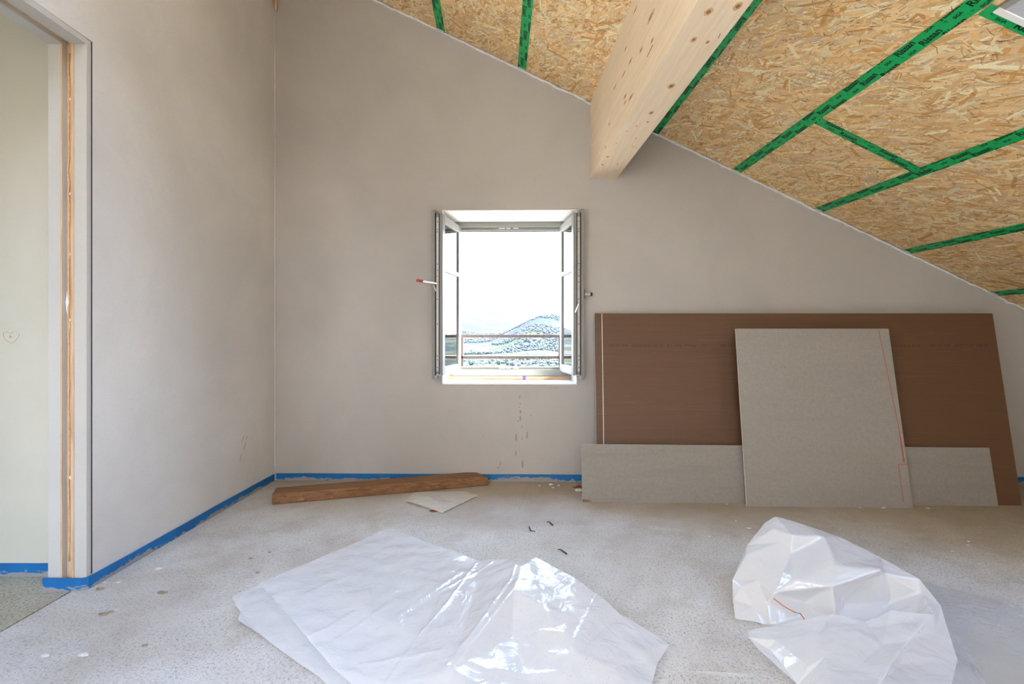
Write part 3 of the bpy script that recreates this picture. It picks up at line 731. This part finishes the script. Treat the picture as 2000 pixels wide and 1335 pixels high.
print_text('CE', 1372, 1382, 672, bc, bn, bo, .026)
print_text('11:55', 1406, 1431, 672, bc, bn, bo, .026)
print_text('R13-CTN-11', 1744, 1797, 672, bc, bn, bo, .026)
print_text('A2 s1-d0', 1816, 1856, 672, bc, bn, bo, .026)
print_text('A EN 520:2009', 1864, 1928, 672, bc, bn, bo, .026)
# long narrow grey strip of board standing in front
nb = [None]*4
nb[3] = fl(1137.6, 980); nb[2] = fl(1950, 988)
nb[0] = at(1135.7, 866.6, nb[3].y+.055); npn = (nb[2]-nb[3]).cross(nb[0]-nb[3]).normalized(); nb[1] = hit(1932, 874, nb[3], npn)
no_, nn, nc = board('plasterboard_strip', nb, .013, 'grey_board_b', 'long low grey plasterboard offcut standing along the foot of the brown sheet')
t0 = solve(1137.8, 974, nc, nn); t1 = solve(1156, 978.6, nc, nn); t2 = solve(1137.8, 979.5, nc, nn)
b_ = MB(); b_.prism([t0, solve(1147,975,nc,nn), t1, t2], -nn*.0006); b_.build('torn_corner', M['kraft'], no_)
# tall grey board leaning in the middle
tb = [None]*4
tb[3] = fl(1459, 985.5); tb[2] = fl(1783.5, 990); tb[3].y -= .012; tb[2].y -= .012
tb[3] = fl(1459, 988.5); tb[2] = fl(1783.5, 991.5)
tb[0] = at(1437, 641.5, 3.075); tpn = (tb[2]-tb[3]).cross(tb[0]-tb[3]).normalized(); tb[1] = hit(1735.5, 641.5, tb[3], tpn)
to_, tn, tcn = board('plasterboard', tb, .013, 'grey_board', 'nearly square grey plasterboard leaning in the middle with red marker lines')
def marker(pts):
    for (p, q_) in zip(pts[:-1], pts[1:]):
        a, b = solve(*p, tcn, tn), solve(*q_, tcn, tn); d_ = (b-a).normalized(); s_ = d_.cross(tn).normalized()
        mb = MB(); mb.obox(a, d_, s_, -tn, 0, (b-a).length, -.0011, .0011, 0, .0006); mb.build('red_line', M['red_line'], to_)
marker([(1716, 644), (1755, 833), (1767, 903)]); marker([(1755, 833), (1765, 903)]); marker([(1754.5, 906), (1772, 906.5)]); marker([(1754.5, 906), (1764.5, 979)])

# ================================================================== TIMBER
a0 = fl(531.5, 985.5); a1 = fl(953.5, 947.5)
dx = (a1-a0).normalized(); dyv = Vector((-dx.y, dx.x, 0)); L = (a1-a0).length
TWd, THt = .150, .058
sec = [(0,.004),(.004,0),(TWd-.004,0),(TWd,.004),(TWd,THt-.005),(TWd-.006,THt),(.006,THt),(0,THt-.006)]
mb = MB(); rings = []
for k in range(25):
    s_ = k/24; x = L*s_
    sh = 1.0
    R = []
    for (y, z) in sec:
        yy, zz_ = y, z
        if s_ > .97: zz_ = z*(.62 if y > TWd*.5 else .86); yy = .02+(y-.02)*.8
        R.append(a0+dx*(x+(.012*noise.noise(Vector((y*30, z*40, s_*50))) if s_ in (0, 1) else 0))+dyv*(yy*1.0)+Vector((0,0,zz_+.0012*noise.noise(Vector((x*4, y*20, z*20))) if z > .01 else z)))
    rings.append(R)
n = len(sec); V = [p for R in rings for p in R]; Fc = []
for i in range(24):
    for k in range(n): Fc.append((i*n+k, i*n+(k+1)%n, (i+1)*n+(k+1)%n, (i+1)*n+k))
Fc += [tuple(range(n-1,-1,-1)), tuple(24*n+k for k in range(n))]
tim = empty('timber_plank', a0.lerp(a1, .5)); tag(tim, 'old brown softwood timber lying on the floor below the window', 'timber')
mb.add(V, Fc); mb.build('plank_body', M['pine'], tim)
for (px, py, r, top_) in ((589, 974, .012, 0),(648,970,.006,0),(757,951,.008,1),(808,946,.012,1),(834,951,.009,0),(850,944,.018,1),(853,950,.010,0),(575,962,.012,1)):
    if top_:
        c0 = hit(px, py, Vector((0,0,THt+.0006)), Vector((0,0,1))); ell(c0, dx, dyv, Vector((0,0,1)), r*1.8, r, .0008, 10, .25).build('knot', M['crack'] if False else M['knot'], tim)
    else:
        c0 = hit(px, py, a0-dyv*.0008, dyv); ell(c0, dx, Vector((0,0,1)), -dyv, r*1.4, r*.8, .0008, 10, .2).build('knot', M['knot'], tim)

# ================================================================== POLYTHENE
def cdt_patch(pts, outline, creases=(), sub=4, wr=.006, freq=9, smooth=3, seed=0, outfix=True):
    """pts: (px,py,Y or ('z',z)) in photo pixels; outline: index loop; creases: index pairs. Returns (verts, faces)"""
    co2 = [Vector((p[0], p[1])) for p in pts]
    P3 = [fl(p[0], p[1], p[2][1]) if isinstance(p[2], tuple) else at(p[0], p[1], p[2]) for p in pts]
    ed = [(outline[i], outline[(i+1) % len(outline)]) for i in range(len(outline))]+list(creases)
    v2, e2, f2, ov, oe, of = delaunay_2d_cdt(co2, ed, [list(outline)], 1, 1e-4)
    bm = bmesh.new(); vs = []
    for k, v in enumerate(v2):
        if ov[k]: p = P3[ov[k][0]]
        else:
            j = min(range(len(co2)), key=lambda i: (co2[i]-v).length); p = P3[j]
        vs.append(bm.verts.new(p))
    for f_ in f2:
        try: bm.faces.new([vs[i] for i in f_])
        except ValueError: pass
    for _ in range(sub):
        bmesh.ops.subdivide_edges(bm, edges=bm.edges[:], cuts=1, use_grid_fill=True)
    for _ in range(smooth):
        bmesh.ops.smooth_vert(bm, verts=[v for v in bm.verts if not v.is_boundary], factor=.5, use_axis_x=True, use_axis_y=True, use_axis_z=True)
    for v in bm.verts:
        p = v.co*freq+Vector((seed*7.1, 0, 0))
        rid = 1-abs(noise.noise(p))*2; d_ = wr*(rid*.5+.6*noise.noise(p*2.3))
        v.co.z = max(.002, v.co.z+d_)
    bm.verts.index_update()
    V = [v.co.copy() for v in bm.verts]; Fc = [tuple(v.index for v in f_.verts) for f_ in bm.faces]; bm.free()
    return V, Fc
Z = lambda z: ('z', z)
def crease(V, lines, h=.004, w_=.006):
    segs = []
    for L_ in lines:
        P_ = [fl(x, y, .03) for x, y in L_]; segs += list(zip(P_[:-1], P_[1:]))
    for v in V:
        best = 9
        for a, b in segs:
            ab = Vector((b.x-a.x, b.y-a.y)); t = max(0, min(1, ((v.x-a.x)*ab.x+(v.y-a.y)*ab.y)/ab.length_squared))
            best = min(best, math.hypot(v.x-a.x-ab.x*t, v.y-a.y-ab.y*t))
        if best < .04: v.z += h*math.exp(-best/w_)
# --- left sheet: upper layer
up = [(507,1139,Z(.012)),(630,1088,Z(.014)),(760,1031,Z(.012)),(860,1068,Z(.016)),(931,1094,Z(.03)),(990,1092,Z(.075)),(1046,1089,Z(.11)),(1110,1122,Z(.10)),(1179,1168,Z(.085)),(1211,1200,Z(.055)),(1308,1258,Z(.012)),
      (1285,1293,Z(.012)),(1250,1420,Z(.012)),(900,1500,Z(.015)),(760,1400,Z(.012)),(645,1300,Z(.012)),(590,1235,Z(.012)),(544,1180,Z(.012)),
      (1018,1110,Z(.115)),(1004,1150,Z(.115)),(880,1310,Z(.07)),(815,1245,Z(.030)),(840,1245,Z(.045)),(750,1335,Z(.022)),(860,1160,Z(.035)),(1128,1276,Z(.075)),(1060,1400,Z(.03)),(1000,1240,Z(.055)),(700,1180,Z(.025)),(720,1240,Z(.014)),(800,1120,Z(.022)),(650,1200,Z(.02)),(1060,1180,Z(.10)),(1200,1300,Z(.05)),(930,1150,Z(.05)),(1275,1265,Z(.03))]
V, Fc = cdt_patch(up, list(range(18)), [(6,18),(18,19),(19,20),(4,24),(24,21),(21,23),(21,22),(22,34),(8,25),(25,26),(35,33)], 5, .006, 7, 3, 1)
crease(V, [[(714,1122),(722,1170),(720,1217)],[(931,1100),(870,1190),(816,1246),(750,1335)],[(1010,1130),(1000,1165),(930,1260),(870,1330)],[(1172,1180),(1150,1230),(1120,1290),(1090,1335)],[(570,1245),(640,1220),(690,1190)],[(700,1290),(780,1283),(860,1290)],[(880,1310),(950,1325),(1080,1330)],[(1035,1270),(1060,1262),(1110,1275)],[(600,1150),(680,1120)],[(780,1200),(900,1120)],[(830,1170),(960,1110)],[(655,1240),(760,1180)]])
sh = empty('polythene_sheet', fl(850, 1200)); tag(sh, 'flat milky white polythene sheet spread on the floor below the window', 'plastic sheet')
mb = MB(); mb.add(V, Fc); mb.build('upper_layer', M['film'], sh, True, fix=False)
lo_ = [(454,1166,Z(.006)),(480,1152,Z(.010)),(530,1133,Z(.006)),(640,1150,Z(.004)),(820,1300,Z(.004)),(800,1480,Z(.004)),(700,1400,Z(.004)),(627,1325,Z(.005)),(553,1274,Z(.006)),(512,1242,Z(.005)),(464,1210,Z(.012)),(470,1196,Z(.006)),(459,1180,Z(.012)),(560,1220,Z(.012)),(520,1180,Z(.012))]
V, Fc = cdt_patch(lo_, list(range(13)), [], 4, .004, 8, 2, 4)
mb = MB(); mb.add(V, Fc); mb.build('lower_layer', M['film'], sh, True, fix=False)
# --- right crumpled sheet
bg_ = empty('crumpled_polythene', fl(1640, 1215)); tag(bg_, 'crumpled heap of milky polythene film standing up in folds beside the boards', 'plastic sheet')
zz = lambda x, y: (1350+x/3.077, 950+y/3.077)
def bp_(x, y, Y): a, b = zz(x, y); return (a, b, Y)
ub = [bp_(510,180,2.02),bp_(635,215,2.00),bp_(900,305,1.93),bp_(1140,425,1.83),bp_(1370,555,1.72),bp_(1500,715,1.60),bp_(1535,835,1.53),bp_(1600,1040,1.40),bp_(1540,1300,1.22),bp_(1100,1330,1.20),bp_(1130,1180,1.27),
      bp_(1200,1050,1.36),bp_(1300,920,1.46),bp_(1455,760,1.555),                       # 11-13 fold edge back up
      bp_(1330,800,1.62),bp_(1200,830,1.63),bp_(1050,850,1.64),bp_(870,800,1.66),       # hidden cavity floor behind the lower lobe
      bp_(480,835,1.692),bp_(265,790,1.72),bp_(250,680,1.78),bp_(248,560,1.84),bp_(335,355,1.93),bp_(445,215,2.0),
      # interior
      bp_(545,330,1.88),bp_(490,255,1.93),bp_(610,290,1.86),bp_(800,300,1.87),bp_(600,400,1.84),bp_(500,640,1.73),bp_(455,700,1.74),bp_(850,600,1.68),bp_(1140,505,1.70),bp_(1050,570,1.72),bp_(930,715,1.72),bp_(1165,525,1.74),bp_(1380,640,1.70),bp_(680,700,1.76),bp_(330,410,1.87),bp_(300,600,1.79),bp_(400,560,1.79),bp_(870,470,1.74),bp_(1470,870,1.50),bp_(1250,1080,1.36),bp_(620,560,1.72),bp_(640,790,1.72),bp_(1200,700,1.75),bp_(370,720,1.745)]
V, Fc = cdt_patch(ub, list(range(24)), [(24,25),(24,26),(26,27),(24,28),(28,29),(29,30),(29,31),(31,32),(32,35),(33,34),(33,35),(35,36),(36,13),(5,13),(38,22),(21,39),(5,42),(42,43)], 4, .003, 10, 2, 9)
mb = MB(); mb.add(V, Fc)
# back slope down to the floor behind the ridge
rd = [ub[i] for i in (23, 0, 1, 2, 3, 4, 5, 6, 7)]
rows = []
for k, p in enumerate(rd):
    t = at(*p); g = Vector((t.x+.05+.02*k/8, t.y+.16*min(1, t.z/.2)+.02, .004)); rows.append([t.lerp(g, s_/6)+Vector((0,0,.012*math.sin(s_/6*math.pi)*noise.noise(Vector((k*1.7, s_*.6, 0))))) for s_ in range(7)])
V2 = [p for r in rows for p in r]; mb.add(V2, [(i*7+j, i*7+j+1, (i+1)*7+j+1, (i+1)*7+j) for i in range(len(rd)-1) for j in range(6)])
mb.build('upper_fold', M['film_heap'], bg_, True, fix=False)
lb = [bp_(340,865,1.60),bp_(600,815,1.60),bp_(850,765,1.61),bp_(960,790,1.60),bp_(1050,810,1.58),bp_(1130,785,1.57),bp_(1200,742,1.57),bp_(1330,760,1.56),bp_(1450,770,1.545),bp_(1310,930,1.45),bp_(1210,1055,1.35),bp_(1140,1190,1.26),bp_(1100,1340,1.18),bp_(900,1420,1.12),bp_(640,1190,1.37),bp_(410,985,1.51),bp_(345,910,1.56),
      bp_(510,920,1.53),bp_(760,890,1.50),bp_(1010,880,1.49),bp_(470,975,1.52),bp_(800,1030,1.41),bp_(1000,1100,1.35),bp_(1150,950,1.45),bp_(700,1080,1.40),bp_(1120,1160,1.30)]
V, Fc = cdt_patch(lb, list(range(17)), [(17,18),(18,19),(17,20),(17,21),(21,22),(22,25),(6,23)], 5, .003, 9, 4, 14)
mb = MB(); mb.add(V, Fc); mb.build('lower_fold', M['film_heap'], bg_, True, fix=False)
sk_ = [(1795,1135,Z(.006)),(1870,1150,Z(.006)),(2010,1190,Z(.006)),(2250,1260,Z(.006)),(2400,1500,Z(.006)),(1900,1500,Z(.006)),(1820,1330,Z(.006)),(1800,1210,Z(.006)),(1900,1240,Z(.012)),(2000,1300,Z(.006)),(1880,1180,Z(.01))]
V, Fc = cdt_patch(sk_, list(range(8)), [], 4, .004, 5, 2, 21)
mb = MB(); mb.add(V, Fc); mb.build('flat_skirt', M['film_clear'], bg_, True, fix=False)
fs = [bp_(1530,830,1.55),bp_(1640,940,Z(.03)),bp_(1720,1050,Z(.02)),bp_(1770,1180,Z(.01)),bp_(1800,1300,Z(.01)),bp_(1560,1320,Z(.03)),bp_(1560,1050,Z(.05)),bp_(1540,930,Z(.06)),bp_(1650,1100,Z(.035))]
V, Fc = cdt_patch(fs, list(range(8)), [], 3, .003, 12, 1, 25)
mb = MB(); mb.add(V, Fc); mb.build('side_flap', M['film_clear'], bg_, True, fix=False)
a_ = [at(*zz(495,670),1.70), at(*zz(560,720),1.69), at(*zz(625,755),1.68), at(*zz(655,760),1.675), at(*zz(680,795),1.66)]
M['orange'] = flat('orange_thread', (.55, .13, .02), .6)
# --- small folded film by the timber
sf = empty('folded_film', fl(865, 978)); tag(sf, 'small folded piece of yellowed plastic film lying against the timber', 'plastic sheet')
f1 = [(793,977,Z(.012)),(808,962,Z(.02)),(828,960,Z(.022)),(906,959,Z(.01)),(935,967,Z(.006)),(900,983,Z(.008)),(864,1001,Z(.006)),(830,989,Z(.012)),(845,972,Z(.025)),(862,982,Z(.022)),(880,975,Z(.012))]
V, Fc = cdt_patch(f1, list(range(8)), [(0,9),(9,6),(2,9)], 3, .003, 14, 1, 31)
mb = MB(); mb.add(V, Fc); mb.build('film_top', M['film_old'], sf, True, fix=False)
f2_ = [(792,980,Z(.003)),(850,968,Z(.004)),(900,968,Z(.004)),(930,970,Z(.003)),(866,1001,Z(.003)),(835,993,Z(.004))]
V, Fc = cdt_patch(f2_, list(range(6)), [], 3, .002, 14, 1, 33)
mb = MB(); mb.add(V, Fc); mb.build('film_bottom', M['film_clear'], sf, True, fix=False)

# ================================================================== DEBRIS
M['rust'] = flat('dark_wire', (.05, .04, .035), .6, .3); M['mud'] = flat('brown_clod', (.33, .26, .18), .95, var=.35, sc=120)
M['brick'] = flat('red_chip', (.25, .06, .03), .9, var=.3, sc=90); M['crumbw'] = flat('white_crumb', (.74, .72, .68), .9, var=.15, sc=90); M['yellow'] = flat('yellow_chip', (.70, .38, .03), .8)
for pts, lb_ in (([(1068,1019),(1073,1018.5),(1080,1025)], 'bent dark nail on the floor halfway to the boards'), ([(1033,1028),(1037,1036),(1045,1037)], 'hooked dark wire bit lying beside another near the polythene'), ([(1090,1072),(1096,1073),(1107,1081)], 'straight dark wire bit lying close to the white polythene sheet')):
    mb = MB(); mb.tube([fl(x, y, .004) for x, y in pts], .0028, 6)
    tag(recenter(mb.build('wire_bit', M['rust'], None, True)), lb_, 'wire', 'wire bits on the screed')
def clod(px, py, r, mat, name, label, cat, group=None, sx=1.6, hh=.5):
    c0 = fl(px, py); bm = bmesh.new(); bmesh.ops.create_icosphere(bm, subdivisions=2, radius=1)
    for v in bm.verts:
        k = 1+.5*noise.noise(v.co*1.7+Vector((px, py, 0)))+.35*noise.noise(v.co*4.1+Vector((py, px, 0))); v.co = Vector((v.co.x*r*sx*k, v.co.y*r*k, max(-.15, v.co.z)*r*hh*k))
    zmin = min(v.co.z for v in bm.verts)
    me = bpy.data.meshes.new(name)
    for v in bm.verts: v.co.z -= zmin
    bm.to_mesh(me); bm.free(); me.materials.append(mat)
    o = bpy.data.objects.new(name, me); o.location = c0; COL.objects.link(o); return tag(o, label, cat, group)
clod(847, 998, .012, M['brick'], 'brick_crumb', 'reddish crumb beside the small folded film', 'debris')
for (px, py, r) in ((203, 1199, .010), (318, 1157, .010), (283, 1260, .006), (490, 1090, .006), (503, 1118, .005), (527, 1078, .005), (216, 1195, .007)):
    clod(px, py, r, M['mud'], 'mud_clod', 'flat brown clod of dirt on the open screed near the doorway', 'debris', 'brown clods on the screed', 1.7, .45)
clod(195, 1150, .010, M['mud'], 'mud_clod', 'dark clod against the blue strip by the door jamb', 'debris')
clod(1130, 952, .022, M['brick'], 'brick_chip', 'red brick chip tucked behind the corner of the low board', 'debris')
clod(1131, 958, .020, M['crumbw'], 'plaster_chunk', 'pale plaster chunk beside the red brick chip', 'debris', None, 1.4, .5)
clod(1023, 947.5, .007, M['yellow'], 'yellow_chip', 'tiny yellow chip at the foot of the gable wall', 'debris')
for (px, py, r) in ((1054,948,.006),(1076,946,.010),(1080,952,.007),(1091,948,.007),(1040,948,.005),(1100,950,.004),(1062,950,.005)):
    clod(px, py, r, M['crumbw'] if r > .005 else M['mud'], 'plaster_crumb', 'small crumb of rubble along the blue strip beneath the window', 'debris', 'rubble crumbs along the wall foot', 1.4, .6)
for (px, py, r) in ((1462,1031,.008),(1437,1017,.004),(1385,1047,.004),(1420,984,.006),(1725,991.5,.008),(1812,992,.008),(1680,991,.006),(1890,1064,.005),(1860,1076,.004),(1930,1080,.004),(1912,1100,.004),(1892,1057,.005),(1640,1033,.004),(1570,1019,.003)):
    clod(px, py, r, M['crumbw'], 'plaster_crumb', 'white plaster crumb on the floor in front of the boards', 'debris', 'white crumbs in front of the boards', 1.6, .4)
for (px, py, r) in ((231,1137,.006),(88,1280,.008),(162,1279,.010),(206,1137,.004),(310,1110,.009),(228,1190,.004)):
    clod(px, py, r, M['crumbw'], 'plaster_crumb', 'white plaster crumb on the screed near the door jamb', 'debris', 'white crumbs by the doorway', 1.6, .4)
mb = MB(); mb.tube(a_, .0016, 5); tag(recenter(mb.build('orange_thread', M['orange'], None, True)), 'short orange thread caught in the crumpled polythene', 'thread')
# orange foam at the top corner
mb = MB(); mb.tube([(lx(3.42)+.012, 3.415, 3.20), (lx(3.42)+.016, 3.41, 3.16), (lx(3.42)+.013, 3.417, 3.135)], .014, 8, .005)
mb.build('foam_drip', M['knot_halo'], wall_back, True)

# ================================================================== OUTDOORS
TAB = [(30,-.30),(200,-.16),(600,-.095),(1000,-.072),(1500,-.058),(2200,-.042),(3000,-.028),(4000,-.012),(5200,.000),(7000,.012),(9000,.022),(12000,.038),(16000,.05)]
def elev(r):
    for (a, ea), (b, eb) in zip(TAB[:-1], TAB[1:]):
        if r <= b: return ea+(eb-ea)*max(0, (r-a)/(b-a))
    return TAB[-1][1]
def g_(x, c, s_): return math.exp(-((x-c)/s_)**2)
def terr(x, y):
    r = math.hypot(x, y); az = math.atan2(x, y); e_ = elev(r)
    e_ += .050*g_(az, .075, .075)*g_(r, 4600, 1100)                      # wooded hill
    e_ += .022*g_(az, .035, .05)*g_(r, 3600, 700)
    e_ += .045*g_(az, -.16, .12)*g_(r, 7000, 1500)+.03*g_(az, -.03, .06)*g_(r, 8000, 1200)
    e_ += .012*g_(az, .45, .22)*g_(r, 5000, 1600)+.012*g_(az, -.55, .22)*g_(r, 5200, 1500)
    mt = max(0, min(1, (r-10500)/3500))
    if mt: e_ += mt*(.022+.030*noise.noise(Vector((az*9, 2.2, 0)))+.016*abs(noise.noise(Vector((az*31, r*.0006, 0))))+.012*noise.noise(Vector((az*70, r*.001, 5))))*(1 if r < 15000 else .5)
    sd = max(0, min(1, (abs(az)-.2)/.2))
    if r > 4500 and e_ > -.01: e_ = -.01+(e_+.01)*(1-.8*sd)
    z = e_*r
    z += (18*noise.noise(Vector((x*.0022, y*.0022, 0)))+7*noise.noise(Vector((x*.008, y*.008, 3))))*min(1, r/3000)
    return z
V = []; Fc = []; NR, NA = 150, 200
for i in range(NR+1):
    r = 30*(16000/30)**(i/NR)
    for j in range(NA+1):
        az = -1.0+2.0*j/NA
        az = az*abs(az)**.35
        x, y = r*math.sin(az), r*math.cos(az); V.append((x, y, terr(x, y)))
Fc = [(i*(NA+1)+j, (i+1)*(NA+1)+j, (i+1)*(NA+1)+j+1, i*(NA+1)+j+1) for i in range(NR) for j in range(NA)]
q = NM('valley_ground'); co = q.coord()
a = q.noise(co, .0016, 5, .6); b = q.vor(co, .006, out='Color'); fld = q.n('SeparateColor'); q.l(b, fld.inputs[0])
c = q.ramp(fld.outputs[0], [(.0, (.040, .048, .028)), (.35, (.068, .064, .056)), (.6, (.034, .042, .025)), (.85, (.072, .068, .063))], 'CONSTANT')
c = q.mix(q.ramp(a, [(.48, 0.0), (.56, 1.0)]), c, (.026, .034, .036))
sp = q.n('SeparateXYZ'); q.l(q.n('TexCoord').outputs['Object'], sp.inputs[0])
mr = q.n('MapRange'); q.l(sp.outputs['Z'], mr.inputs[0]); mr.inputs[1].default_value = 120; mr.inputs[2].default_value = 500
snow = q.ramp(q.noise(q.coord(scale=(1,1,2)), .0013, 6, .7), [(.42, (.026, .028, .032)), (.56, (.044, .045, .047))])
c = q.mix(mr.outputs[0], c, snow)
q.col(c); q.set(Roughness=1.0); q.b.inputs['Specular IOR Level'].default_value = 0; M['valley'] = q.m
mb = MB(); mb.add(V, Fc); to = mb.build('valley_terrain', M['valley'], None, True); tag(to, 'pale valley with fields wooded hill and far mountains beyond the window', None, kind='structure')
# trees and houses far below
M['leaf'] = flat('far_foliage', (.030, .042, .022), .9, var=.3, sc=.3); M['leaf2'] = flat('far_dark_foliage', (.022, .032, .032), .9, var=.3, sc=.3)
M['hwall'] = flat('far_house_wall', (.11, .105, .10), .9); M['hroof'] = flat('far_tile_roof', (.09, .055, .045), .9, var=.2, sc=2); M['hroof2'] = flat('far_slate_roof', (.05, .055, .075), .9, var=.2, sc=2)
def blob(seed, n=2):
    bm = bmesh.new(); bmesh.ops.create_icosphere(bm, subdivisions=n, radius=1)
    for v in bm.verts:
        k = 1+.45*noise.noise(v.co*1.6+Vector((seed*3.3, 0, 0)))+.25*noise.noise(v.co*4+Vector((0, seed, 0))); v.co = v.co*k; v.co.z = v.co.z*.95+1.15
    me = bpy.data.meshes.new('foliage'); bm.to_mesh(me); bm.free(); return me
BL_ = [blob(i) for i in range(5)]
for i, me in enumerate(BL_): me.materials.append(M['leaf' if i % 2 else 'leaf2'])
tk = MB(); tk.tube([(0,0,-.1), (0,0,.7)], .12, 6)
tko = tk.build('trunk', M['rust']); tkm = tko.data; bpy.data.objects.remove(tko)
def house_meshes():
    w_ = MB(); w_.box(-.6, .6, -.4, .4, -.3, .6); a = w_.build('house_wall', M['hwall'])
    r_ = MB(); r_.prism([(-.66,-.46,.58),(-.66,.46,.58),(-.66,0,.95)], (1.32,0,0)); b = r_.build('roof', M['hroof']); r2 = MB(); r2.prism([(-.66,-.46,.58),(-.66,.46,.58),(-.66,0,.95)], (1.32,0,0)); c = r2.build('roof', M['hroof2'])
    out = (a.data, b.data, c.data)
    for o in (a, b, c): bpy.data.objects.remove(o)
    return out
HM = house_meshes()
def child(name, me, parent):
    o = bpy.data.objects.new(name, me); COL.objects.link(o); o.parent = parent; return o
rnd = random.Random(11); TAKEN = []
def free(x, y, r):
    if any(math.hypot(x-a, y-b) < r+c for a, b, c in TAKEN): return False
    TAKEN.append((x, y, r)); return True
for i in range(46):
    az = rnd.uniform(-.115, .12); r = rnd.uniform(950, 2300)
    if rnd.random() < .5: az = rnd.choice((.07, .085, .02, .03, .0, -.06))+rnd.gauss(0, .012); r = rnd.choice((1250, 1500, 1900))+rnd.gauss(0, 90)
    x, y = r*math.sin(az), r*math.cos(az); s_ = rnd.uniform(4.5, 8)
    if not free(x, y, s_*1.5): continue
    o = empty('valley_tree', (x, y, terr(x, y)-.5)); o.scale = (s_, s_, s_*rnd.uniform(.9, 1.3)); o.rotation_euler.z = rnd.uniform(0, 6)
    k = rnd.randrange(5)
    tag(o, 'leafy green tree standing among the houses of the valley' if k % 2 else 'dark evergreen tree standing among the houses of the valley', 'tree', 'valley trees light green' if k % 2 else 'valley trees dark green')
    child('crown', BL_[k], o); child('trunk', tkm, o)
for i in range(44):
    az = rnd.uniform(-.115, .12); r = rnd.uniform(1050, 2500)
    x, y = r*math.sin(az), r*math.cos(az); s_ = rnd.uniform(6, 11)
    if not free(x, y, s_*1.6): continue
    o = empty('valley_house', (x, y, terr(x, y)-.3)); o.scale = (s_*rnd.uniform(1, 1.8), s_, s_); o.rotation_euler.z = rnd.uniform(-.8, .8)
    k = rnd.random() < .6
    tag(o, 'small pale house with reddish roof in the valley' if k else 'small pale house with slate roof in the valley', 'house', 'red-roofed valley houses' if k else 'slate-roofed valley houses')
    child('house_wall', HM[0], o); child('roof', HM[1] if k else HM[2], o)
# the uncountable rest: woods and far town
def scatter(name, src, mat, n, r0, r1, s0, s1, label, cat, azr=.2, clump=True):
    V = []; Fc = []
    sv = [v.co.copy() for v in src.vertices]; sf_ = [tuple(p.vertices) for p in src.polygons]; c = 0; tries = 0
    while c < n and tries < n*20:
        tries += 1
        az = rnd.uniform(-azr, azr); r = math.sqrt(rnd.uniform(r0*r0, r1*r1)); x, y = r*math.sin(az), r*math.cos(az)
        if clump and noise.noise(Vector((x*.0022+3, y*.0022, 1))) < .12: continue
        s_ = rnd.uniform(s0, s1); z = terr(x, y)-.6; a = rnd.uniform(0, 6); ca, sa = math.cos(a), math.sin(a); b = len(V)
        V += [(x+(v.x*ca-v.y*sa)*s_, y+(v.x*sa+v.y*ca)*s_, z+v.z*s_) for v in sv]; Fc += [tuple(i_+b for i_ in f_) for f_ in sf_]; c += 1
    mb = MB(); mb.add(V, Fc); o = mb.build(name, mat, to, False, fix=False); return tag(o, label, None, kind='stuff')
sb_ = blob(3, 1)
scatter('valley_woods', sb_, M['leaf2'], 2600, 2200, 5400, 5, 10, 'distant dark woods scattered over the valley slopes', 'woods')
scatter('valley_bushes', sb_, M['leaf'], 1300, 1000, 3000, 3, 6, 'distant light green bushes between the valley houses', 'bushes')
scatter('far_town', HM[0], M['hwall'], 700, 1600, 4200, 6, 10, 'distant pale houses of the valley town too many to count', 'town', clump=False)
# valley haze
q = NM('valley_haze'); q.N.remove(q.b); vs_ = q.n('VolumeScatter'); vs_.inputs['Density'].default_value = 7e-6; vs_.inputs['Anisotropy'].default_value = .2
q.l(vs_.outputs[0], q.out.inputs['Volume']); M['haze'] = q.m
hz = MB(); hz.box(-15000, 15000, 700, 16500, -900, 2600)
tag(hz.build('valley_haze', M['haze']), 'thin bright haze hanging over the valley', None, kind='structure')
# sky portals at the openings
def portal(loc, rot, sx_, sy_):
    l = bpy.data.lights.new('sky_portal', 'AREA'); l.shape = 'RECTANGLE'; l.size = sx_; l.size_y = sy_; l.cycles.is_portal = True
    o = bpy.data.objects.new('sky_portal', l); o.location = loc; o.rotation_euler = rot; COL.objects.link(o)
portal(W3(0, .47, (WZ0+WZ1)/2), (math.radians(-90), 0, 0), 1.0, 1.25)
portal(((RWX0+RWX1)/2, YR-.31, (RWZ0+RWZ1)/2), (math.radians(90), 0, 0), RWX1-RWX0, RWZ1-RWZ0)
portal(((HX0+HX1)/2, YR-.31, 1.25), (math.radians(90), 0, 0), HX1-HX0, 1.9)
for (a, b, c, d) in ((SKU0, SKU1, SKV0, SKV1), (S2U0, S2U1, S2V0, S2V1)):
    portal(rp((a+b)/2, (c+d)/2, -.50), Matrix((RS, -RN.cross(RS), -RN)).transposed().to_euler(), b-a, d-c)
